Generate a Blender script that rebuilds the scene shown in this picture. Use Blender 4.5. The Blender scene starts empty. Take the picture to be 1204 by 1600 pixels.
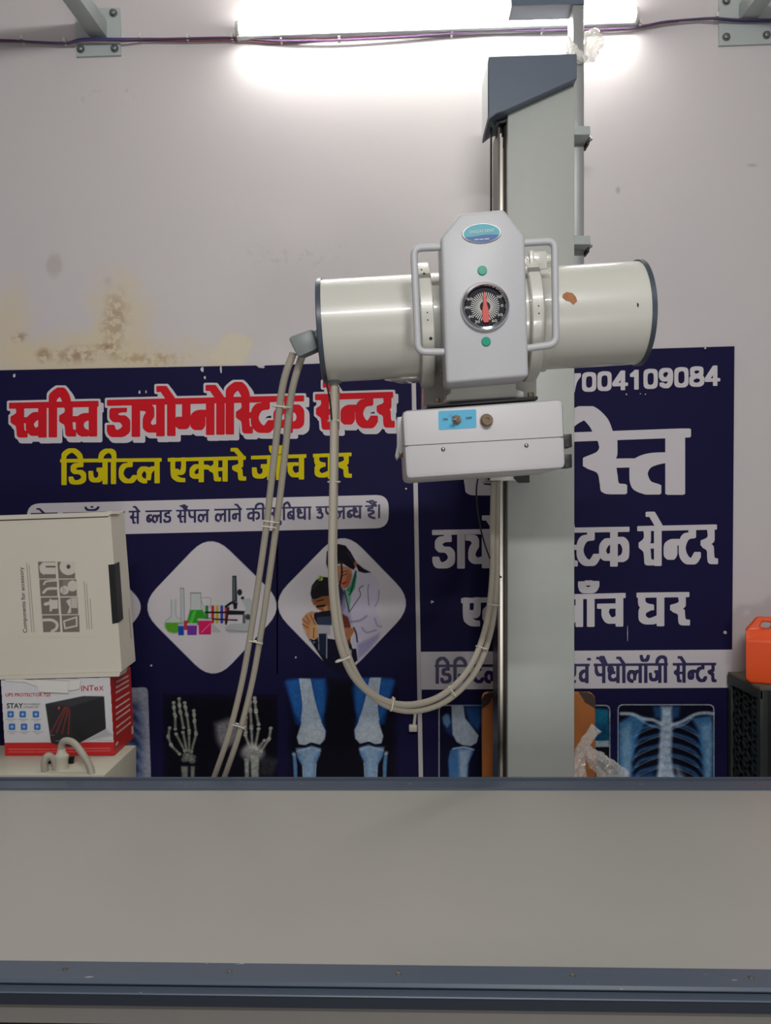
import bpy, bmesh, math, random
import numpy as np
from mathutils import Matrix, Vector
random.seed(7)
C = bpy.context.scene.collection
SC = bpy.context.scene
F, CX, CY, EYE = 1220.0, 602.0, 800.0, 1.4

# ------------------------------------------------------------------ camera, world, lamps, exposure
cam_d = bpy.data.cameras.new('camera')
cam_d.sensor_fit = 'HORIZONTAL'; cam_d.sensor_width = 36.0
cam_d.lens = 36.0 * F / 1204.0
cam = bpy.data.objects.new('camera', cam_d); C.objects.link(cam)
cam.location = (0, 0, EYE); cam.rotation_euler = (math.pi / 2, 0, 0)
SC.camera = cam
SC.view_settings.view_transform = 'Standard'
SC.view_settings.look = 'None'
SC.view_settings.gamma = 1.0
SC.view_settings.use_curve_mapping = False
SC.view_settings.exposure = 0.38
W = bpy.data.worlds.new('room_air'); SC.world = W; W.use_nodes = True
W.node_tree.nodes['Background'].inputs[0].default_value = (0.80, 0.80, 0.86, 1)
W.node_tree.nodes['Background'].inputs[1].default_value = 0.15
TUBE_GLOW = 50.0

def area(name, loc, target, sx, sy, power, col=(1, 1, 1)):
    d = bpy.data.lights.new(name, 'AREA'); d.shape = 'RECTANGLE'; d.size = sx; d.size_y = sy
    d.energy = power; d.color = col
    o = bpy.data.objects.new(name, d); C.objects.link(o); o.location = loc
    o.rotation_euler = (Vector(target) - Vector(loc)).to_track_quat('-Z', 'Y').to_euler()
    return o
area('room_tube_light', (0.2, -1.2, 3.1), (0.1, 2.2, 1.4), 1.3, 0.08, 40, (1.0, 0.985, 0.97))
area('low_lamp', (0.8, -2.0, 0.55), (0.2, 2.4, 1.9), 0.5, 0.5, 15, (1.0, 0.98, 0.96))

# ------------------------------------------------------------------ helpers
def P(px, py, d):
    return Vector(((px - CX) * d / F, d, EYE - (py - CY) * d / F))
def srgb(c):
    c = np.asarray(c, dtype=float) / 255.0
    return np.where(c <= 0.04045, c / 12.92, ((c + 0.055) / 1.055) ** 2.4)
MATS = {}
def mat(name, col, rough=0.5, metal=0.0, vary=0.0, scale=8.0, bump=0.0, bscale=200.0, spec=0.5, coat=0.0):
    m = bpy.data.materials.new(name); m.use_nodes = True
    nt = m.node_tree; b = nt.nodes['Principled BSDF']
    lin = [float(x) for x in srgb(col)] + [1]
    b.inputs['Base Color'].default_value = lin
    b.inputs['Roughness'].default_value = rough; b.inputs['Metallic'].default_value = metal
    b.inputs['Specular IOR Level'].default_value = spec
    b.inputs['Coat Weight'].default_value = coat; b.inputs['Coat Roughness'].default_value = .06
    tc = nt.nodes.new('ShaderNodeTexCoord')
    if vary:
        n = nt.nodes.new('ShaderNodeTexNoise'); n.inputs['Scale'].default_value = scale; n.inputs['Detail'].default_value = 6
        r = nt.nodes.new('ShaderNodeMapRange'); r.inputs['To Min'].default_value = 1 - vary; r.inputs['To Max'].default_value = 1 + vary * .6
        mx = nt.nodes.new('ShaderNodeVectorMath'); mx.operation = 'SCALE'; mx.inputs[0].default_value = lin[:3]
        nt.links.new(tc.outputs['Object'], n.inputs['Vector']); nt.links.new(n.outputs['Fac'], r.inputs['Value'])
        nt.links.new(r.outputs['Result'], mx.inputs['Scale']); nt.links.new(mx.outputs['Vector'], b.inputs['Base Color'])
    if bump:
        n2 = nt.nodes.new('ShaderNodeTexNoise'); n2.inputs['Scale'].default_value = bscale; n2.inputs['Detail'].default_value = 3
        bp = nt.nodes.new('ShaderNodeBump'); bp.inputs['Strength'].default_value = bump; bp.inputs['Distance'].default_value = 0.001
        nt.links.new(tc.outputs['Object'], n2.inputs['Vector']); nt.links.new(n2.outputs['Fac'], bp.inputs['Height'])
        nt.links.new(bp.outputs['Normal'], b.inputs['Normal'])
    MATS[name] = m
    return m

RM = {}          # root name -> inverse matrix
ROOT = {}        # object name -> root name
LOCAL = [False]  # True: vertices are given in the root's own frame
def thing(name, loc, label, cat, group=None, rot=None):
    o = bpy.data.objects.new(name, None); C.objects.link(o)
    o.empty_display_size = 0.05
    M = Matrix.Translation(Vector(loc)) @ (rot.to_4x4() if rot else Matrix.Identity(4))
    o.matrix_world = M
    RM[o.name] = M.inverted(); ROOT[o.name] = o.name
    tag(o, label, cat, group)
    return o
def tag(o, label=None, cat=None, group=None, kind=None):
    if label: o['label'] = label
    if cat: o['category'] = cat
    if group: o['group'] = group
    if kind: o['kind'] = kind
    return o
def obj(name, verts, faces, m, parent=None, smooth=False, label=None, base=None):
    me = bpy.data.meshes.new(name)
    vs = [Vector(v) for v in verts]
    org = None
    if parent is not None:
        root = ROOT[parent.name]
        if not LOCAL[0]:
            vs = [RM[root] @ v for v in vs]
    else:
        if base is None:
            xs = [v.x for v in vs]; ys = [v.y for v in vs]; zs = [v.z for v in vs]
            base = ((min(xs) + max(xs)) / 2, (min(ys) + max(ys)) / 2, min(zs))
        org = Vector(base); vs = [v - org for v in vs]
    me.from_pydata([tuple(v) for v in vs], [], [tuple(f) for f in faces])
    me.validate(); me.update()
    bm = bmesh.new(); bm.from_mesh(me)
    closed = all(len(e.link_faces) == 2 for e in bm.edges)
    if closed: bmesh.ops.recalc_face_normals(bm, faces=bm.faces)
    if smooth:
        for f in bm.faces: f.smooth = True
        for e in bm.edges:
            if len(e.link_faces) == 2 and e.calc_face_angle(0) > 0.7: e.smooth = False
    bm.to_mesh(me); bm.free()
    if m is not None: me.materials.append(m)
    o = bpy.data.objects.new(name, me); C.objects.link(o)
    if parent is not None:
        o.parent = parent; ROOT[o.name] = ROOT[parent.name]
    else:
        o.location = org; RM[o.name] = Matrix.Translation(org).inverted(); ROOT[o.name] = o.name
    if label: o['label'] = label
    return o
def clone(o, parent, delta):
    c = o.copy(); c.parent = parent; C.objects.link(c); ROOT[c.name] = ROOT[parent.name] if parent else c.name
    c.location = o.location + Vector(delta)
    return c
def bm_geo(bm):
    bm.verts.index_update()
    r = [v.co.copy() for v in bm.verts], [[v.index for v in f.verts] for f in bm.faces]
    bm.free(); return r
def box_geo(lo, hi, bev=0.0, seg=2):
    bm = bmesh.new(); bmesh.ops.create_cube(bm, size=1.0)
    lo = Vector(lo); hi = Vector(hi); c = (lo + hi) / 2; s = hi - lo
    for v in bm.verts: v.co = Vector((v.co.x * s.x + c.x, v.co.y * s.y + c.y, v.co.z * s.z + c.z))
    if bev: bmesh.ops.bevel(bm, geom=list(bm.edges), offset=bev, segments=seg, affect='EDGES', profile=0.5)
    return bm_geo(bm)
def hexa_geo(front, rear, bev=0.0, seg=2):
    bm = bmesh.new()
    f = [bm.verts.new(v) for v in front]; r = [bm.verts.new(v) for v in rear]
    bm.faces.new(f); bm.faces.new(r[::-1])
    for i in range(len(f)):
        j = (i + 1) % len(f); bm.faces.new((f[j], f[i], r[i], r[j]))
    bmesh.ops.recalc_face_normals(bm, faces=bm.faces)
    if bev: bmesh.ops.bevel(bm, geom=list(bm.edges), offset=bev, segments=seg, affect='EDGES', profile=0.5)
    return bm_geo(bm)
def join(*gs):
    V, Fc = [], []
    for v, f in gs:
        n = len(V); V += list(v); Fc += [[i + n for i in q] for q in f]
    return V, Fc
def box(name, lo, hi, m, parent=None, bev=0.0, **k):
    v, f = box_geo(lo, hi, bev); return obj(name, v, f, m, parent, smooth=bev > 0, **k)
def cat_rom(pts, n=8, closed=False):
    p = [np.array(q, float) for q in pts]; out = []
    N = len(p); rng = N if closed else N - 1
    for i in range(rng):
        if closed: a, b, c, d = p[(i - 1) % N], p[i], p[(i + 1) % N], p[(i + 2) % N]
        else: a, b, c, d = p[max(i - 1, 0)], p[i], p[i + 1], p[min(i + 2, N - 1)]
        for t in np.linspace(0, 1, n, endpoint=False):
            out.append(0.5 * ((2 * b) + (-a + c) * t + (2 * a - 5 * b + 4 * c - d) * t * t + (-a + 3 * b - 3 * c + d) * t ** 3))
    if not closed: out.append(p[-1])
    return out
def tube_geo(pts, r, n=12, sm=6):
    pts = [Vector(p) for p in (cat_rom(pts, sm) if sm > 1 and len(pts) > 2 else pts)]
    V, Fc = [], []
    t0 = (pts[1] - pts[0]).normalized()
    u = t0.orthogonal().normalized()
    for i, p in enumerate(pts):
        t = (pts[min(i + 1, len(pts) - 1)] - pts[max(i - 1, 0)]).normalized()
        u = (u - t * u.dot(t)).normalized(); w = t.cross(u)
        rr = r(i / (len(pts) - 1)) if callable(r) else r
        for k in range(n):
            a = 2 * math.pi * k / n; V.append(p + u * (math.cos(a) * rr) + w * (math.sin(a) * rr))
    for i in range(len(pts) - 1):
        for k in range(n):
            a = i * n + k; b = i * n + (k + 1) % n; Fc.append((a, b, b + n, a + n))
    Fc.append(tuple(range(n - 1, -1, -1))); m = (len(pts) - 1) * n; Fc.append(tuple(range(m, m + n)))
    return V, Fc
def tube(name, pts, r, m, parent=None, n=12, sm=6, **k):
    v, f = tube_geo(pts, r, n, sm); return obj(name, v, f, m, parent, smooth=True, **k)
def lathe_geo(o, axis, prof, n=48, ref=None):
    """prof: list of (distance along axis, radius); closed ends where the radius is 0."""
    o = Vector(o); a = Vector(axis).normalized(); u = (Vector(ref) if ref else a.orthogonal()).normalized(); w = a.cross(u)
    V, Fc, rings = [], [], []
    for h, r in prof:
        if r <= 1e-9:
            V.append(o + a * h); rings.append([len(V) - 1])
        else:
            b = len(V)
            for k in range(n):
                t = 2 * math.pi * k / n; V.append(o + a * h + u * (r * math.cos(t)) + w * (r * math.sin(t)))
            rings.append(list(range(b, b + n)))
    for A, B in zip(rings, rings[1:]):
        if len(A) == 1 and len(B) == 1: continue
        for k in range(n):
            j = (k + 1) % n
            if len(A) == 1: Fc.append((A[0], B[k], B[j]))
            elif len(B) == 1: Fc.append((A[k], B[0], A[j]))
            else: Fc.append((A[k], B[k], B[j], A[j]))
    return V, Fc
def lathe(name, o, axis, prof, m, parent=None, n=48, **k):
    v, f = lathe_geo(o, axis, prof, n); return obj(name, v, f, m, parent, smooth=True, **k)
def disc_prof(r, h, bev):
    return [(0, 0), (0, r - 0), (h - bev, r), (h, r - bev), (h, 0)]
def round_poly(pts, r, n=6):
    out = []; N = len(pts)
    for i in range(N):
        p = np.array(pts[i], float); a = np.array(pts[i - 1], float); b = np.array(pts[(i + 1) % N], float)
        da = (a - p) / np.linalg.norm(a - p); db = (b - p) / np.linalg.norm(b - p)
        rr = r[i] if isinstance(r, (list, tuple)) else r
        if rr <= 0: out.append(p); continue
        s, e = p + da * rr, p + db * rr
        for t in np.linspace(0, 1, n): out.append((1 - t) ** 2 * s + 2 * t * (1 - t) * p + t * t * e)
    return out
def slab_geo(px_poly, d0, d1):
    """A flat outline at depth d0, given real thickness back to d1 (same size at both)."""
    f = [P(x, y, d0) for x, y in px_poly]; r = [Vector((v.x, d1, v.z)) for v in f]
    return hexa_geo(f, r)

# ------------------------------------------------------------------ lettering: pen strokes swept with a rectangular nib
def hull(pts):
    pts = sorted(set((round(x, 5), round(y, 5)) for x, y in pts))
    if len(pts) < 3: return pts
    def half(ps):
        h = []
        for p in ps:
            while len(h) > 1 and (h[-1][0] - h[-2][0]) * (p[1] - h[-2][1]) - (h[-1][1] - h[-2][1]) * (p[0] - h[-2][0]) <= 0: h.pop()
            h.append(p)
        return h
    a = half(pts); b = half(pts[::-1]); return a[:-1] + b[:-1]
# glyphs: (advance, [strokes]); y 0 is the head line, y 1 the foot; a stroke starting with 'c' is a smooth curve, 'h' takes the thin pen
S1 = ['c', (.34, .02), (.36, .2), (.33, .36), (.17, .47)]
S2 = ['c', (.20, .5), (.33, .60), (.36, .78), (.38, .94), (.47, .97)]
G = {
 's': (.92, [S1, S2, [(.2, .5), (.72, .5)], [(.72, 0), (.72, 1)]]),
 's_': (.50, [S1, S2, ['h', (.2, .5), (.62, .5)]]),
 'v': (.74, [[(.56, 0), (.56, 1)], ['c', (.56, .36), (.36, .36), (.18, .52), (.17, .76), (.32, .92), (.56, .82)]]),
 't': (.80, [[(.62, 0), (.62, 1)], ['c', (.62, .42), (.40, .43), (.24, .52), (.20, .70), (.24, .90), (.36, .98)]]),
 'D': (.78, [[(.5, 0), (.5, .2)], ['c', (.52, .2), (.3, .22), (.20, .36), (.3, .5), (.5, .52), (.62, .66), (.6, .86), (.42, .97), (.2, .95), (.12, .8)]]),
 'y': (.84, [[(.64, 0), (.64, 1)], ['c', (.1, .17), (.26, .2), (.32, .36), (.22, .54), (.2, .74), (.36, .86), (.64, .8)]]),
 'A': (.30, [[(.15, 0), (.15, 1)]]),
 'g_': (.46, [[(.33, 0), (.33, .6)], ['c', (.33, .5), (.32, .7), (.22, .78), (.10, .7), (.12, .6)]]),
 'n': (.82, [[(.64, 0), (.64, 1)], ['c', (.64, .42), (.36, .4), (.16, .5), (.13, .72), (.26, .82), (.36, .68), (.34, .44)]]),
 'n_': (.50, [['c', (.56, .42), (.36, .4), (.16, .5), (.13, .72), (.26, .82), (.36, .68), (.34, .44)]]),
 'T': (.74, [[(.5, 0), (.5, .22)], ['c', (.5, .22), (.28, .26), (.16, .46), (.17, .74), (.32, .93), (.54, .95), (.68, .78)]]),
 'k': (1.0, [[(.5, 0), (.5, 1)], ['c', (.5, .36), (.3, .34), (.15, .5), (.15, .72), (.3, .82), (.5, .74)], ['c', (.5, .36), (.72, .3), (.87, .46), (.86, .76), (.72, .86)]]),
 'k_': (.72, [[(.5, 0), (.5, 1)], ['c', (.5, .36), (.3, .34), (.15, .5), (.15, .72), (.3, .82), (.5, .74)], ['c', (.5, .42), (.62, .36), (.74, .4)]]),
 'r': (.62, [['c', (.40, .02), (.42, .2), (.39, .36), (.17, .45)], ['c', (.22, .5), (.38, .60), (.40, .78), (.43, .94), (.54, .97)]]),
 'j': (.86, [[(.68, 0), (.68, 1)], ['c', (.68, .42), (.5, .42), (.44, .42)], ['c', (.12, .56), (.16, .82), (.34, .9), (.5, .78), (.5, .44)]]),
 'l': (1.0, [[(.82, 0), (.82, 1)], ['c', (.34, .98), (.16, .86), (.13, .6), (.26, .4), (.42, .44), (.5, .62), (.48, .84)], ['c', (.5, .6), (.6, .42), (.82, .38)]]),
 '0': (.66, [['c', (.33, .03), (.14, .12), (.11, .5), (.14, .86), (.33, .96), (.52, .86), (.55, .5), (.52, .12), (.33, .03)]]),
 '1': (.66, [[(.38, .03), (.38, .97)], [(.38, .05), (.2, .24)]]),
 '4': (.66, [[(.46, .03), (.46, .97)], [(.44, .05), (.1, .70)], ['h', (.1, .73), (.6, .73)]]),
 '7': (.66, [['h', (.1, .05), (.56, .05)], ['c', (.54, .08), (.38, .4), (.28, .97)]]),
 '8': (.66, [['c', (.33, .03), (.15, .1), (.15, .36), (.33, .46), (.51, .36), (.51, .1), (.33, .03)], ['c', (.33, .46), (.12, .58), (.12, .86), (.33, .96), (.54, .86), (.54, .58), (.33, .46)]]),
 '9': (.66, [['c', (.5, .36), (.40, .54), (.22, .56), (.11, .34), (.16, .1), (.33, .03), (.5, .12), (.55, .42), (.5, .78), (.34, .96), (.14, .84)]]),
 'E': (.82, [['c', (.2, 0), (.2, .4), (.24, .74), (.42, .92), (.6, .96)], ['c', (.62, 0), (.62, .4), (.56, .58), (.42, .62), (.34, .52)]]),
 'C': (.86, [[(.68, 0), (.68, 1)], ['h', (.12, .36), (.5, .36)], ['c', (.3, .38), (.26, .6), (.36, .84), (.52, .88), (.68, .8)]]),
 'G': (.88, [[(.68, 0), (.68, 1)], ['c', (.16, .02), (.14, .18), (.2, .36), (.4, .43)], ['c', (.32, .44), (.17, .56), (.18, .82), (.38, .92), (.68, .8)]]),
 'b': (.74, [[(.56, 0), (.56, 1)], ['c', (.56, .36), (.36, .36), (.18, .52), (.17, .76), (.32, .92), (.56, .82)], ['h', (.2, .5), (.54, .82)]]),
 'b_': (.50, [['c', (.50, .36), (.36, .36), (.18, .52), (.17, .76), (.32, .92), (.50, .76)], ['h', (.2, .5), (.5, .8)]]),
 'p': (.78, [[(.6, 0), (.6, 1)], ['c', (.15, 0), (.16, .36), (.3, .58), (.6, .56)]]),
 'X': (.86, [[(.66, 0), (.66, 1)], ['c', (.34, .3), (.26, .16), (.13, .2), (.14, .36), (.24, .45), (.42, .46)], ['c', (.26, .46), (.16, .6), (.2, .82), (.4, .9), (.66, .78)]]),
 'h': (.66, [[(.4, 0), (.4, .18)], ['c', (.42, .18), (.22, .22), (.2, .38), (.42, .42), (.5, .56), (.36, .68), (.22, .78), (.34, .98), (.54, 1.08)]]),
 'u': (.70, [['c', (.14, .24), (.34, .18), (.44, .32), (.26, .46), (.46, .5), (.56, .72), (.4, .94), (.14, .86)], [(.35, 0), (.38, .16)]]),
}
MAT_I = lambda w: (.30, [[(.15, 0), (.15, 1)], ['c', (.15, 0), (.16, -.26), (.36, -.44), (w * .6 + .1, -.44), (w, -.24), (w + .06, 0)]])
MARK = {  # marks set on the glyph before
 'e': [['h', (-.52, -.40), (-.40, -.40), (-.12, .0)]],
 'ai': [['h', (-.55, -.40), (-.43, -.40), (-.12, .0)], ['h', (-.34, -.46), (-.22, -.46), (-.02, .0)]],
 'I': [['c', (-.66, .0), (-.60, -.28), (-.38, -.44), (-.16, -.34), (-.12, .0)]],
 'o': [['c', (-.42, -.48), (-.34, -.26), (-.1, -.26), (.0, -.48)]],
 'cb': [['c', (-.42, -.44), (-.34, -.24), (-.1, -.24), (.0, -.44)], [(-.22, -.48), (-.20, -.48)]],
 'm': [[(-.06, -.34), (-.04, -.34)]],
 'uu': [['c', (-.22, 1.02), (-.42, 1.2), (-.34, 1.42), (-.12, 1.38), (-.1, 1.16)]],
}
def word_strokes(word):
    """word: list of glyph names; 'i:w' is the short i whose arch spans w; '+name' a mark. -> (advance, strokes)"""
    x = 0.0; out = []
    for g in word:
        if g.startswith('+'):
            for s in MARK[g[1:]]: out.append(_sh(s, x))
            continue
        if g.startswith('i:'): adv, st = MAT_I(float(g[2:]))
        elif g == '|': adv, st = .3, [[(.15, -.06), (.15, 1)]]
        else: adv, st = G[g]
        for s in st: out.append(_sh(s, x))
        x += adv
    return x, out
def _sh(s, x):
    return [p if isinstance(p, str) else (p[0] + x, p[1]) for p in s]
def word_geo(word, x0, x1, yh0, yh1, yb0, yb1, nib, d, off=(0, 0), grow=0.0, head=True):
    """Strokes of one word laid between pixel columns x0..x1, head line yh0->yh1, foot yb0->yb1, on the plane y=d."""
    adv, st = word_strokes(word)
    V, Fc = [], []
    wx, wy = nib
    def to_px(p):
        t = p[0] / adv; yh = yh0 + (yh1 - yh0) * t; yb = yb0 + (yb1 - yb0) * t - wy * .5
        return np.array((x0 + (x1 - x0) * t + off[0], yh + (yb - yh) * p[1] + off[1]))
    def pen(wx, wy):
        a, b = wx / 2 + grow, wy / 2 + grow; c = .22
        return [(a, -b * (1 - c)), (a, b * (1 - c)), (a * (1 - c), b), (-a * (1 - c), b), (-a, b * (1 - c)), (-a, -b * (1 - c)), (-a * (1 - c), -b), (a * (1 - c), -b)]
    segs = []
    for s in st:
        thin = s[0] == 'h'; cur = s[0] == 'c'
        pts = [to_px(p) for p in s if not isinstance(p, str)]
        if cur: pts = cat_rom(pts, 5)
        k = pen(wx * .8 if thin else wx * (.9 if cur else 1), wy if thin else wy * (1.15 if cur else 1))
        if not thin and not cur and abs(pts[0][0] - pts[-1][0]) < 1.0: k = pen(wx, wy)
        segs += [(a, b, k) for a, b in zip(pts, pts[1:])]
    if head:
        segs.append((np.array((x0 + wx * .3 + off[0], yh0 + off[1])), np.array((x1 - wx * .3 + off[0], yh1 + off[1])), pen(wx * .6, wy)))
    for i, (a, b, k) in enumerate(segs):
        h = hull([(a[0] + q[0], a[1] + q[1]) for q in k] + [(b[0] + q[0], b[1] + q[1]) for q in k])
        n = len(V); e = i * 1.6e-6; V += [P(x, y, d) - Vector((0, e, 0)) for x, y in h]; Fc.append([n + j for j in range(len(h))][::-1])
    return V, Fc
def text_geo(s, fn, bold=0.0):
    """Latin lettering: glyph outlines stretched onto fn(u, v), u along the line 0..1, v up 0..1 (foot to top of capitals)."""
    cu = bpy.data.curves.new('lettering', 'FONT'); cu.body = s; cu.offset = bold; cu.resolution_u = 3
    o = bpy.data.objects.new('lettering', cu); C.objects.link(o)
    bpy.context.view_layer.update()
    me = o.evaluated_get(bpy.context.evaluated_depsgraph_get()).to_mesh()
    vs = [v.co.copy() for v in me.vertices]; fs = [list(p.vertices) for p in me.polygons]
    bpy.data.objects.remove(o); bpy.data.curves.remove(cu)
    lx, hx = min(v.x for v in vs), max(v.x for v in vs)
    return [fn((v.x - lx) / (hx - lx), v.y / 0.69) for v in vs], fs
def quad_fn(bl, br, tr, tl, d):
    bl, br, tr, tl = (np.array(q, float) for q in (bl, br, tr, tl))
    def fn(u, v):
        p = (bl * (1 - u) + br * u) * (1 - v) + (tl * (1 - u) + tr * u) * v
        return P(p[0], p[1], d)
    return fn
def plane3_fn(bl, br, tr, tl):
    bl, br, tr, tl = (Vector(q) for q in (bl, br, tr, tl))
    return lambda u, v: (bl * (1 - u) + br * u) * (1 - v) + (tl * (1 - u) + tr * u) * v

# ------------------------------------------------------------------ printed pictures: colour per vertex of a fine flat mesh
class Ras:
    def __init__(s, x0, y0, x1, y1, bg, step=1.0, o=(0, 0), sc=1.0, seed=1):
        s.xs = np.arange(x0, x1 + .01, step); s.ys = np.arange(y0, y1 + .01, step)
        s.X, s.Y = np.meshgrid(s.xs, s.ys); s.img = np.zeros(s.X.shape + (3,)); s.img[:] = np.array(bg, float)
        s.o = o; s.sc = sc; s.rng = np.random.RandomState(seed); s.step = step
    def T(s, pts):
        return [np.array((s.o[0] + p[0] / s.sc, s.o[1] + p[1] / s.sc)) for p in pts]
    def put(s, a, col, sl=(slice(None), slice(None))):
        s.img[sl] = s.img[sl] * (1 - a[..., None]) + np.array(col, float) * a[..., None]
    def win(s, pts, pad):
        x = [p[0] for p in pts]; y = [p[1] for p in pts]
        i0, i1 = np.searchsorted(s.xs, (min(x) - pad, max(x) + pad)); j0, j1 = np.searchsorted(s.ys, (min(y) - pad, max(y) + pad))
        return (slice(j0, j1), slice(i0, i1))
    def dist(s, X, Y, pts, closed):
        d = np.full(X.shape, 1e9); n = len(pts)
        for i in range(n if closed else n - 1):
            a, b = pts[i], pts[(i + 1) % n]; e = b - a; L = max(e @ e, 1e-9)
            t = np.clip(((X - a[0]) * e[0] + (Y - a[1]) * e[1]) / L, 0, 1)
            d = np.minimum(d, np.hypot(X - a[0] - t * e[0], Y - a[1] - t * e[1]))
        return d
    def poly(s, pts, col, a=1.0, blur=.6, curve=False, grain=0):
        pts = s.T(pts)
        if curve: pts = cat_rom(pts, 5, True)
        sl = s.win(pts, blur + 1); X, Y = s.X[sl], s.Y[sl]
        if X.size == 0: return
        ins = np.zeros(X.shape, bool); n = len(pts)
        for i in range(n):
            p, q = pts[i], pts[(i + 1) % n]
            if p[1] == q[1]: continue
            c = ((p[1] > Y) != (q[1] > Y)) & (X < (q[0] - p[0]) * (Y - p[1]) / (q[1] - p[1]) + p[0]); ins ^= c
        d = s.dist(X, Y, pts, True); sd = np.where(ins, d, -d)
        t = np.clip((sd + blur) / (2 * blur), 0, 1); al = t * t * (3 - 2 * t) * a
        if grain: al = al * np.clip(1 - grain + 2 * grain * s.noise(sl, 5), 0, 1)
        s.put(al, col, sl)
    def line(s, pts, w, col, a=1.0, blur=.6, curve=True):
        pts = s.T(pts); w = w / s.sc
        if curve and len(pts) > 2: pts = cat_rom(pts, 5)
        sl = s.win(pts, w + blur + 1); X, Y = s.X[sl], s.Y[sl]
        if X.size == 0: return
        d = s.dist(X, Y, pts, False); t = np.clip((w / 2 - d + blur) / (2 * blur), 0, 1)
        s.put(t * t * (3 - 2 * t) * a, col, sl)
    def ell(s, c, rx, ry, col, a=1.0, blur=.6):
        s.poly([(c[0] + rx * math.cos(t), c[1] + ry * math.sin(t)) for t in np.linspace(0, 2 * math.pi, 24, endpoint=False)], col, a, blur)
    def noise(s, sl, cell):
        X, Y = s.X[sl] / cell, s.Y[sl] / cell; X = X - X.min(); Y = Y - Y.min()
        g = s.rng.rand(int(Y.max()) + 3, int(X.max()) + 3); i = X.astype(int); j = Y.astype(int); u = X - i; v = Y - j
        return (g[j, i] * (1 - u) + g[j, i + 1] * u) * (1 - v) + (g[j + 1, i] * (1 - u) + g[j + 1, i + 1] * u) * v
    def grain(s, amt, cell=3):
        full = (slice(None), slice(None)); n = s.noise(full, cell) * .6 + s.noise(full, cell * 2.5) * .4
        s.img *= (1 + amt * (n - .5) * 2)[..., None]
    def build(s, name, m, parent, d=None, fn=None, mask=None):
        H, Wd = s.X.shape; me = bpy.data.meshes.new(name); inv = RM[ROOT[parent.name]]
        if fn is None: co = np.stack([(s.X - CX) * d / F, np.full(s.X.shape, d), EYE - (s.Y - CY) * d / F], -1).reshape(-1, 3)
        else: co = fn(s.X, s.Y).reshape(-1, 3)
        co = co @ np.array(inv.to_3x3()).T + np.array(inv.translation)
        idx = np.arange(H * Wd).reshape(H, Wd)
        q = np.stack([idx[1:, :-1], idx[1:, 1:], idx[:-1, 1:], idx[:-1, :-1]], -1)
        if mask is not None:
            p = [np.array(t) for t in mask]; X, Y = s.X, s.Y; ins = np.zeros(X.shape, bool)
            for i in range(len(p)):
                a, b = p[i], p[(i + 1) % len(p)]
                if a[1] != b[1]: ins ^= ((a[1] > Y) != (b[1] > Y)) & (X < (b[0] - a[0]) * (Y - a[1]) / (b[1] - a[1]) + a[0])
            q = q[ins[1:, :-1] & ins[1:, 1:] & ins[:-1, 1:] & ins[:-1, :-1]]
        q = q.reshape(-1, 4)
        me.vertices.add(H * Wd); me.vertices.foreach_set('co', co.astype(np.float32).ravel())
        me.loops.add(q.size); me.loops.foreach_set('vertex_index', q.astype(np.int32).ravel())
        me.polygons.add(len(q)); me.polygons.foreach_set('loop_start', np.arange(0, q.size, 4, dtype=np.int32))
        me.update(calc_edges=True)
        at = me.color_attributes.new('print', 'FLOAT_COLOR', 'POINT')
        col = np.ones((H * Wd, 4)); col[:, :3] = srgb(np.clip(s.img, 0, 255)).reshape(-1, 3)
        at.data.foreach_set('color', col.astype(np.float32).ravel())
        me.materials.append(m); o = bpy.data.objects.new(name, me); C.objects.link(o); o.parent = parent; ROOT[o.name] = ROOT[parent.name]
        return o
def print_mat(name, rough, spec=.4):
    m = bpy.data.materials.new(name); m.use_nodes = True; nt = m.node_tree; b = nt.nodes['Principled BSDF']
    a = nt.nodes.new('ShaderNodeAttribute'); a.attribute_name = 'print'
    nt.links.new(a.outputs['Color'], b.inputs['Base Color']); b.inputs['Roughness'].default_value = rough; b.inputs['Specular IOR Level'].default_value = spec
    return m
# ------------------------------------------------------------------ materials
WD = 2.5     # distance of the back wall
m_ceil = mat('ceiling_paint', (200, 196, 194), .7)
m_floor = mat('floor_tile', (150, 142, 134), .35, vary=.1, scale=3)
m_cream = mat('cream_enamel', (200, 200, 190), .3, vary=.03, scale=5, coat=.7)
m_panel = mat('silver_white_enamel', (184, 185, 188), .42, vary=.05, scale=260, bump=.25, bscale=500)
m_white = mat('white_powder_coat', (196, 194, 196), .45, vary=.03, scale=30, bump=.1, bscale=400)
m_col = mat('grey_white_column_paint', (178, 182, 176), .45, vary=.04, scale=40, bump=.15, bscale=420)
m_blue = mat('blue_grey_enamel', (88, 99, 114), .4, vary=.06, scale=20)
m_blue2 = mat('dark_slate_rim', (62, 72, 84), .35)
m_pale = mat('pale_grey_side', (186, 190, 190), .35)
m_steel = mat('brushed_steel', (150, 146, 140), .3, .9, vary=.1, scale=60)
m_dsteel = mat('dark_rail_steel', (72, 66, 60), .35, .8, vary=.25, scale=25)
m_chrome = mat('chrome', (205, 205, 208), .12, 1.0)
m_brass = mat('aged_brass_nut', (130, 112, 92), .35, .8, vary=.2, scale=90)
m_black = mat('black_plastic', (22, 22, 24), .45)
m_teal = mat('green_lens', (20, 148, 122), .25)
m_red = mat('red_pointer', (196, 62, 56), .4)
m_tick = mat('dial_white', (206, 206, 200), .5)
m_dial = mat('dial_black', (26, 28, 36), .5, spec=.15)
m_sticker = mat('sky_blue_sticker', (84, 172, 208), .4)
m_ink = mat('black_ink', (24, 26, 34), .6)
m_cable = mat('grey_beige_cable_rubber', (168, 161, 146), .5, vary=.06, scale=30)
m_tie = mat('cable_tie_nylon', (206, 200, 186), .4)
m_conn = mat('grey_hammered_casting', (120, 128, 128), .45, vary=.1, scale=60)
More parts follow.
